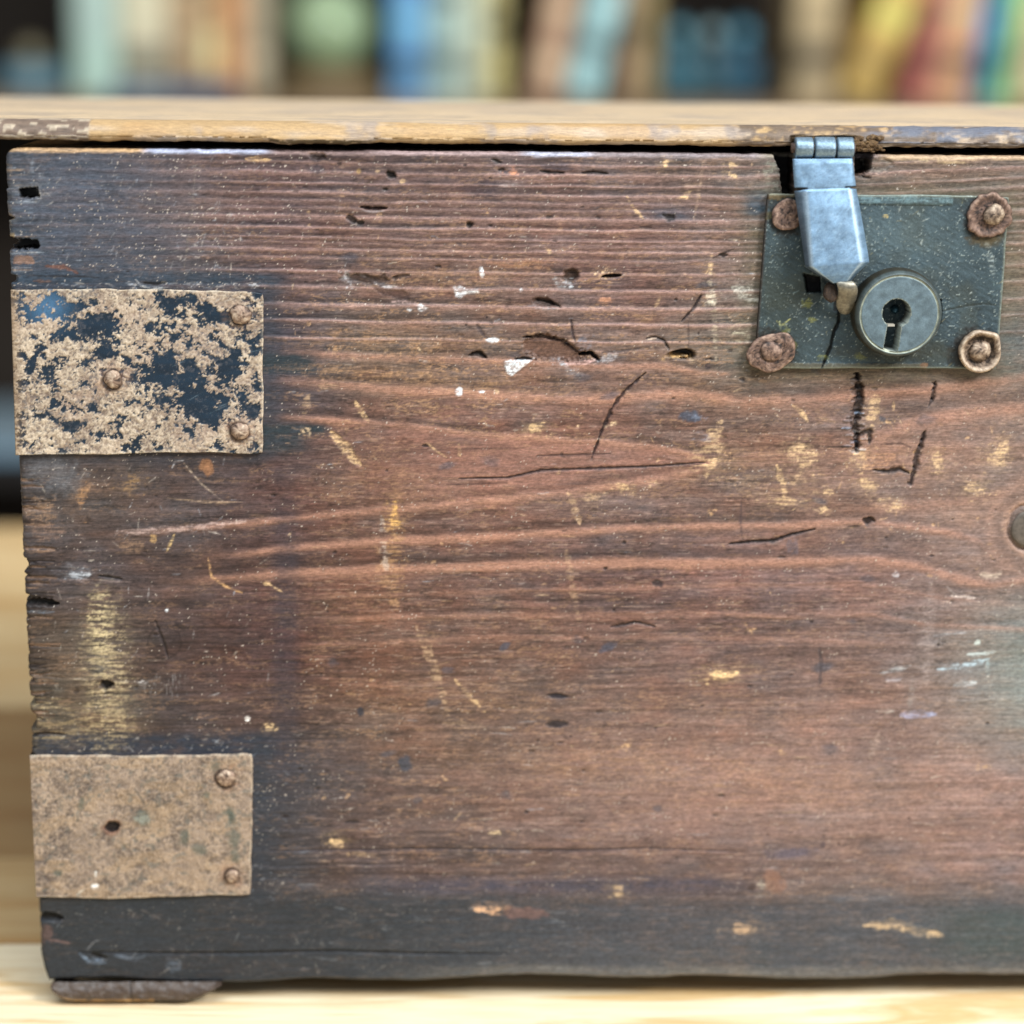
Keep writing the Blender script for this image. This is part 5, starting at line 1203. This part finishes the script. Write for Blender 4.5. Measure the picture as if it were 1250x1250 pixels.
book(1102, 1134, (180, 106, 94), 'brick red book leaning beside the orange one', lean=9, hgt=.19)
book(1138, 1180, (214, 164, 122), 'peach orange book between the red and the blue one', lean=6, hgt=.2)
book(1183, 1201, (54, 112, 168), 'thin deep blue book', lean=6)
book(1202, 1219, (90, 190, 160), 'thin turquoise green book', lean=6)
book(1220, 1242, (176, 200, 132), 'thin lime green book', lean=6)
book(1245, 1290, (190, 158, 130), 'pinkish tan book at the right edge of the picture', lean=5)
# a blue book lying flat in front of the tan row
fb = empty('book', (xat(132, YB-.06), YB-.06, sh_z)); tag(fb, 'blue book lying flat in front of the tan books', 'book', None)
fw = xat(285, YB-.06)-xat(132, YB-.06)
bm_obj('cover', box_bm(0, fw, 0, .05, 0, .0022), plain('blue_cover', (44, 96, 140), .5), fb)
bm_obj('page_block', box_bm(.002, fw-.002, .002, .05, .0024, .0095), plain('blue_edge_pages', (60, 106, 142), .6), fb)
bm_obj('cover', box_bm(0, fw, 0, .05, .0097, .012), plain('blue_cover_top', (44, 96, 140), .5), fb)
for o_ in (fb,): o_.location.z = sh_z

def vessel(name, px, r_px, prof, c, label, cat, Y=YB+.03, rough=.25, metal=0, trans=0, group=None, glint=None):
    x = xat(px, Y); sc = xat(px+1, Y)-x
    r = empty(name, (x, Y, sh_z)); tag(r, label, cat, group)
    M = plain(name+'_glaze', c, rough, metal, scale=30)
    if trans: M.node_tree.nodes['Principled BSDF'].inputs['Transmission Weight'].default_value = trans
    n = 28; V = np.zeros((len(prof), n+1, 3))
    for i, (q, z) in enumerate(prof):
        for j in range(n+1):
            a_ = 2*math.pi*(j % n)/n; V[i, j] = (q*r_px*sc*math.cos(a_), q*r_px*sc*math.sin(a_), z)
    link('body', grid_mesh('body', V, flip=True), M, r)
    if glint:  # added ball in the colour of a blurred highlight
        q, z = prof[-1]; bm = bmesh.new(); bmesh.ops.create_uvsphere(bm, u_segments=18, v_segments=10, radius=glint[1]*sc, matrix=Matrix.Translation((0, 0, z+glint[1]*sc*.6)))
        bm_obj('glint_ball', bm, plain(name+'_glint_ball', glint[0], .15, .3), r, True)
    return r
JAR = [(0, 0), (.8, 0), (.95, .006), (1, .02), (1, .05), (.8, .062), (.45, .07), (.45, .078), (0.01, .079)]
BALL = [(0.01, .0), (.55, .0), (.6, .01), (.62, .03), (.9, .036), (1.0, .055), (1.0, .075), (.85, .098), (.5, .112), (.01, .118)]
lan = vessel('lantern', 404, 60, [(0, 0), (.95, 0), (1, .004), (1, .020), (.8, .026), (.01, .027)], (126, 106, 72), 'round pale green glass lantern on a wide tan base', 'lantern', rough=.5)
_g = bmesh.new(); _sc = xat(405, YB+.03)-xat(404, YB+.03)
bmesh.ops.create_uvsphere(_g, u_segments=32, v_segments=20, radius=50*_sc, matrix=Matrix.Translation((0, 0, .027+48*_sc)))
bm_obj('globe', _g, plain('green_glass', (176, 200, 156), .12, 0, scale=20, var=.2), lan, True)
vessel('jar', 40, 44, [(0, 0), (.9, 0), (1, .006), (1, .022), (.7, .028), (.01, .029)], (96, 130, 142), 'low blue-grey jar at the left edge of the shelf', 'jar', glint=((150, 140, 110), 16))
BOT = [(0, 0), (1, 0), (1, .03), (.9, .038), (.35, .044), (.35, .052), (.01, .053)]
for i, (px_, rp, c, cc, sp_) in enumerate(((828, 24, (70, 116, 130), (110, 164, 178), 15), (868, 17, (76, 108, 118), (150, 176, 178), 14), (903, 26, (50, 92, 112), (96, 158, 180), 15))):
    vessel('bottle', px_, rp, BOT, c, ['squat teal bottle, leftmost of the three on the shelf', 'narrow grey-teal bottle between the two squat ones', 'squat dark blue bottle beside the dark gap'][i], 'bottle', Y=YB+.01*i, group='blue bottles on the shelf', glint=(cc, sp_))
# things on the lower level seen past the chest's left side
bx = empty('storage_box', (xat(-40, YB, 520), YB, float(at(0, 560, YB)[2]))); tag(bx, 'blue-grey storage box low in the bookcase, left of the chest', 'box')
bm_obj('box_body', box_bm(-.08, .16, 0, .2, 0, .012), plain('box_card', (128, 160, 180), .6), bx, False, .003)
bm_obj('box_lid', box_bm(-.083, .163, -.003, .203, .0122, .020), plain('box_card_lid', (150, 170, 180), .6), bx, False, .002)
zb_ = bx.location.z
cpart('shelf', -.9, 1.1, YB-.02, YB+.27, zb_-.022, zb_-.0005, plain('dark_shelf', (30, 24, 20), .7))
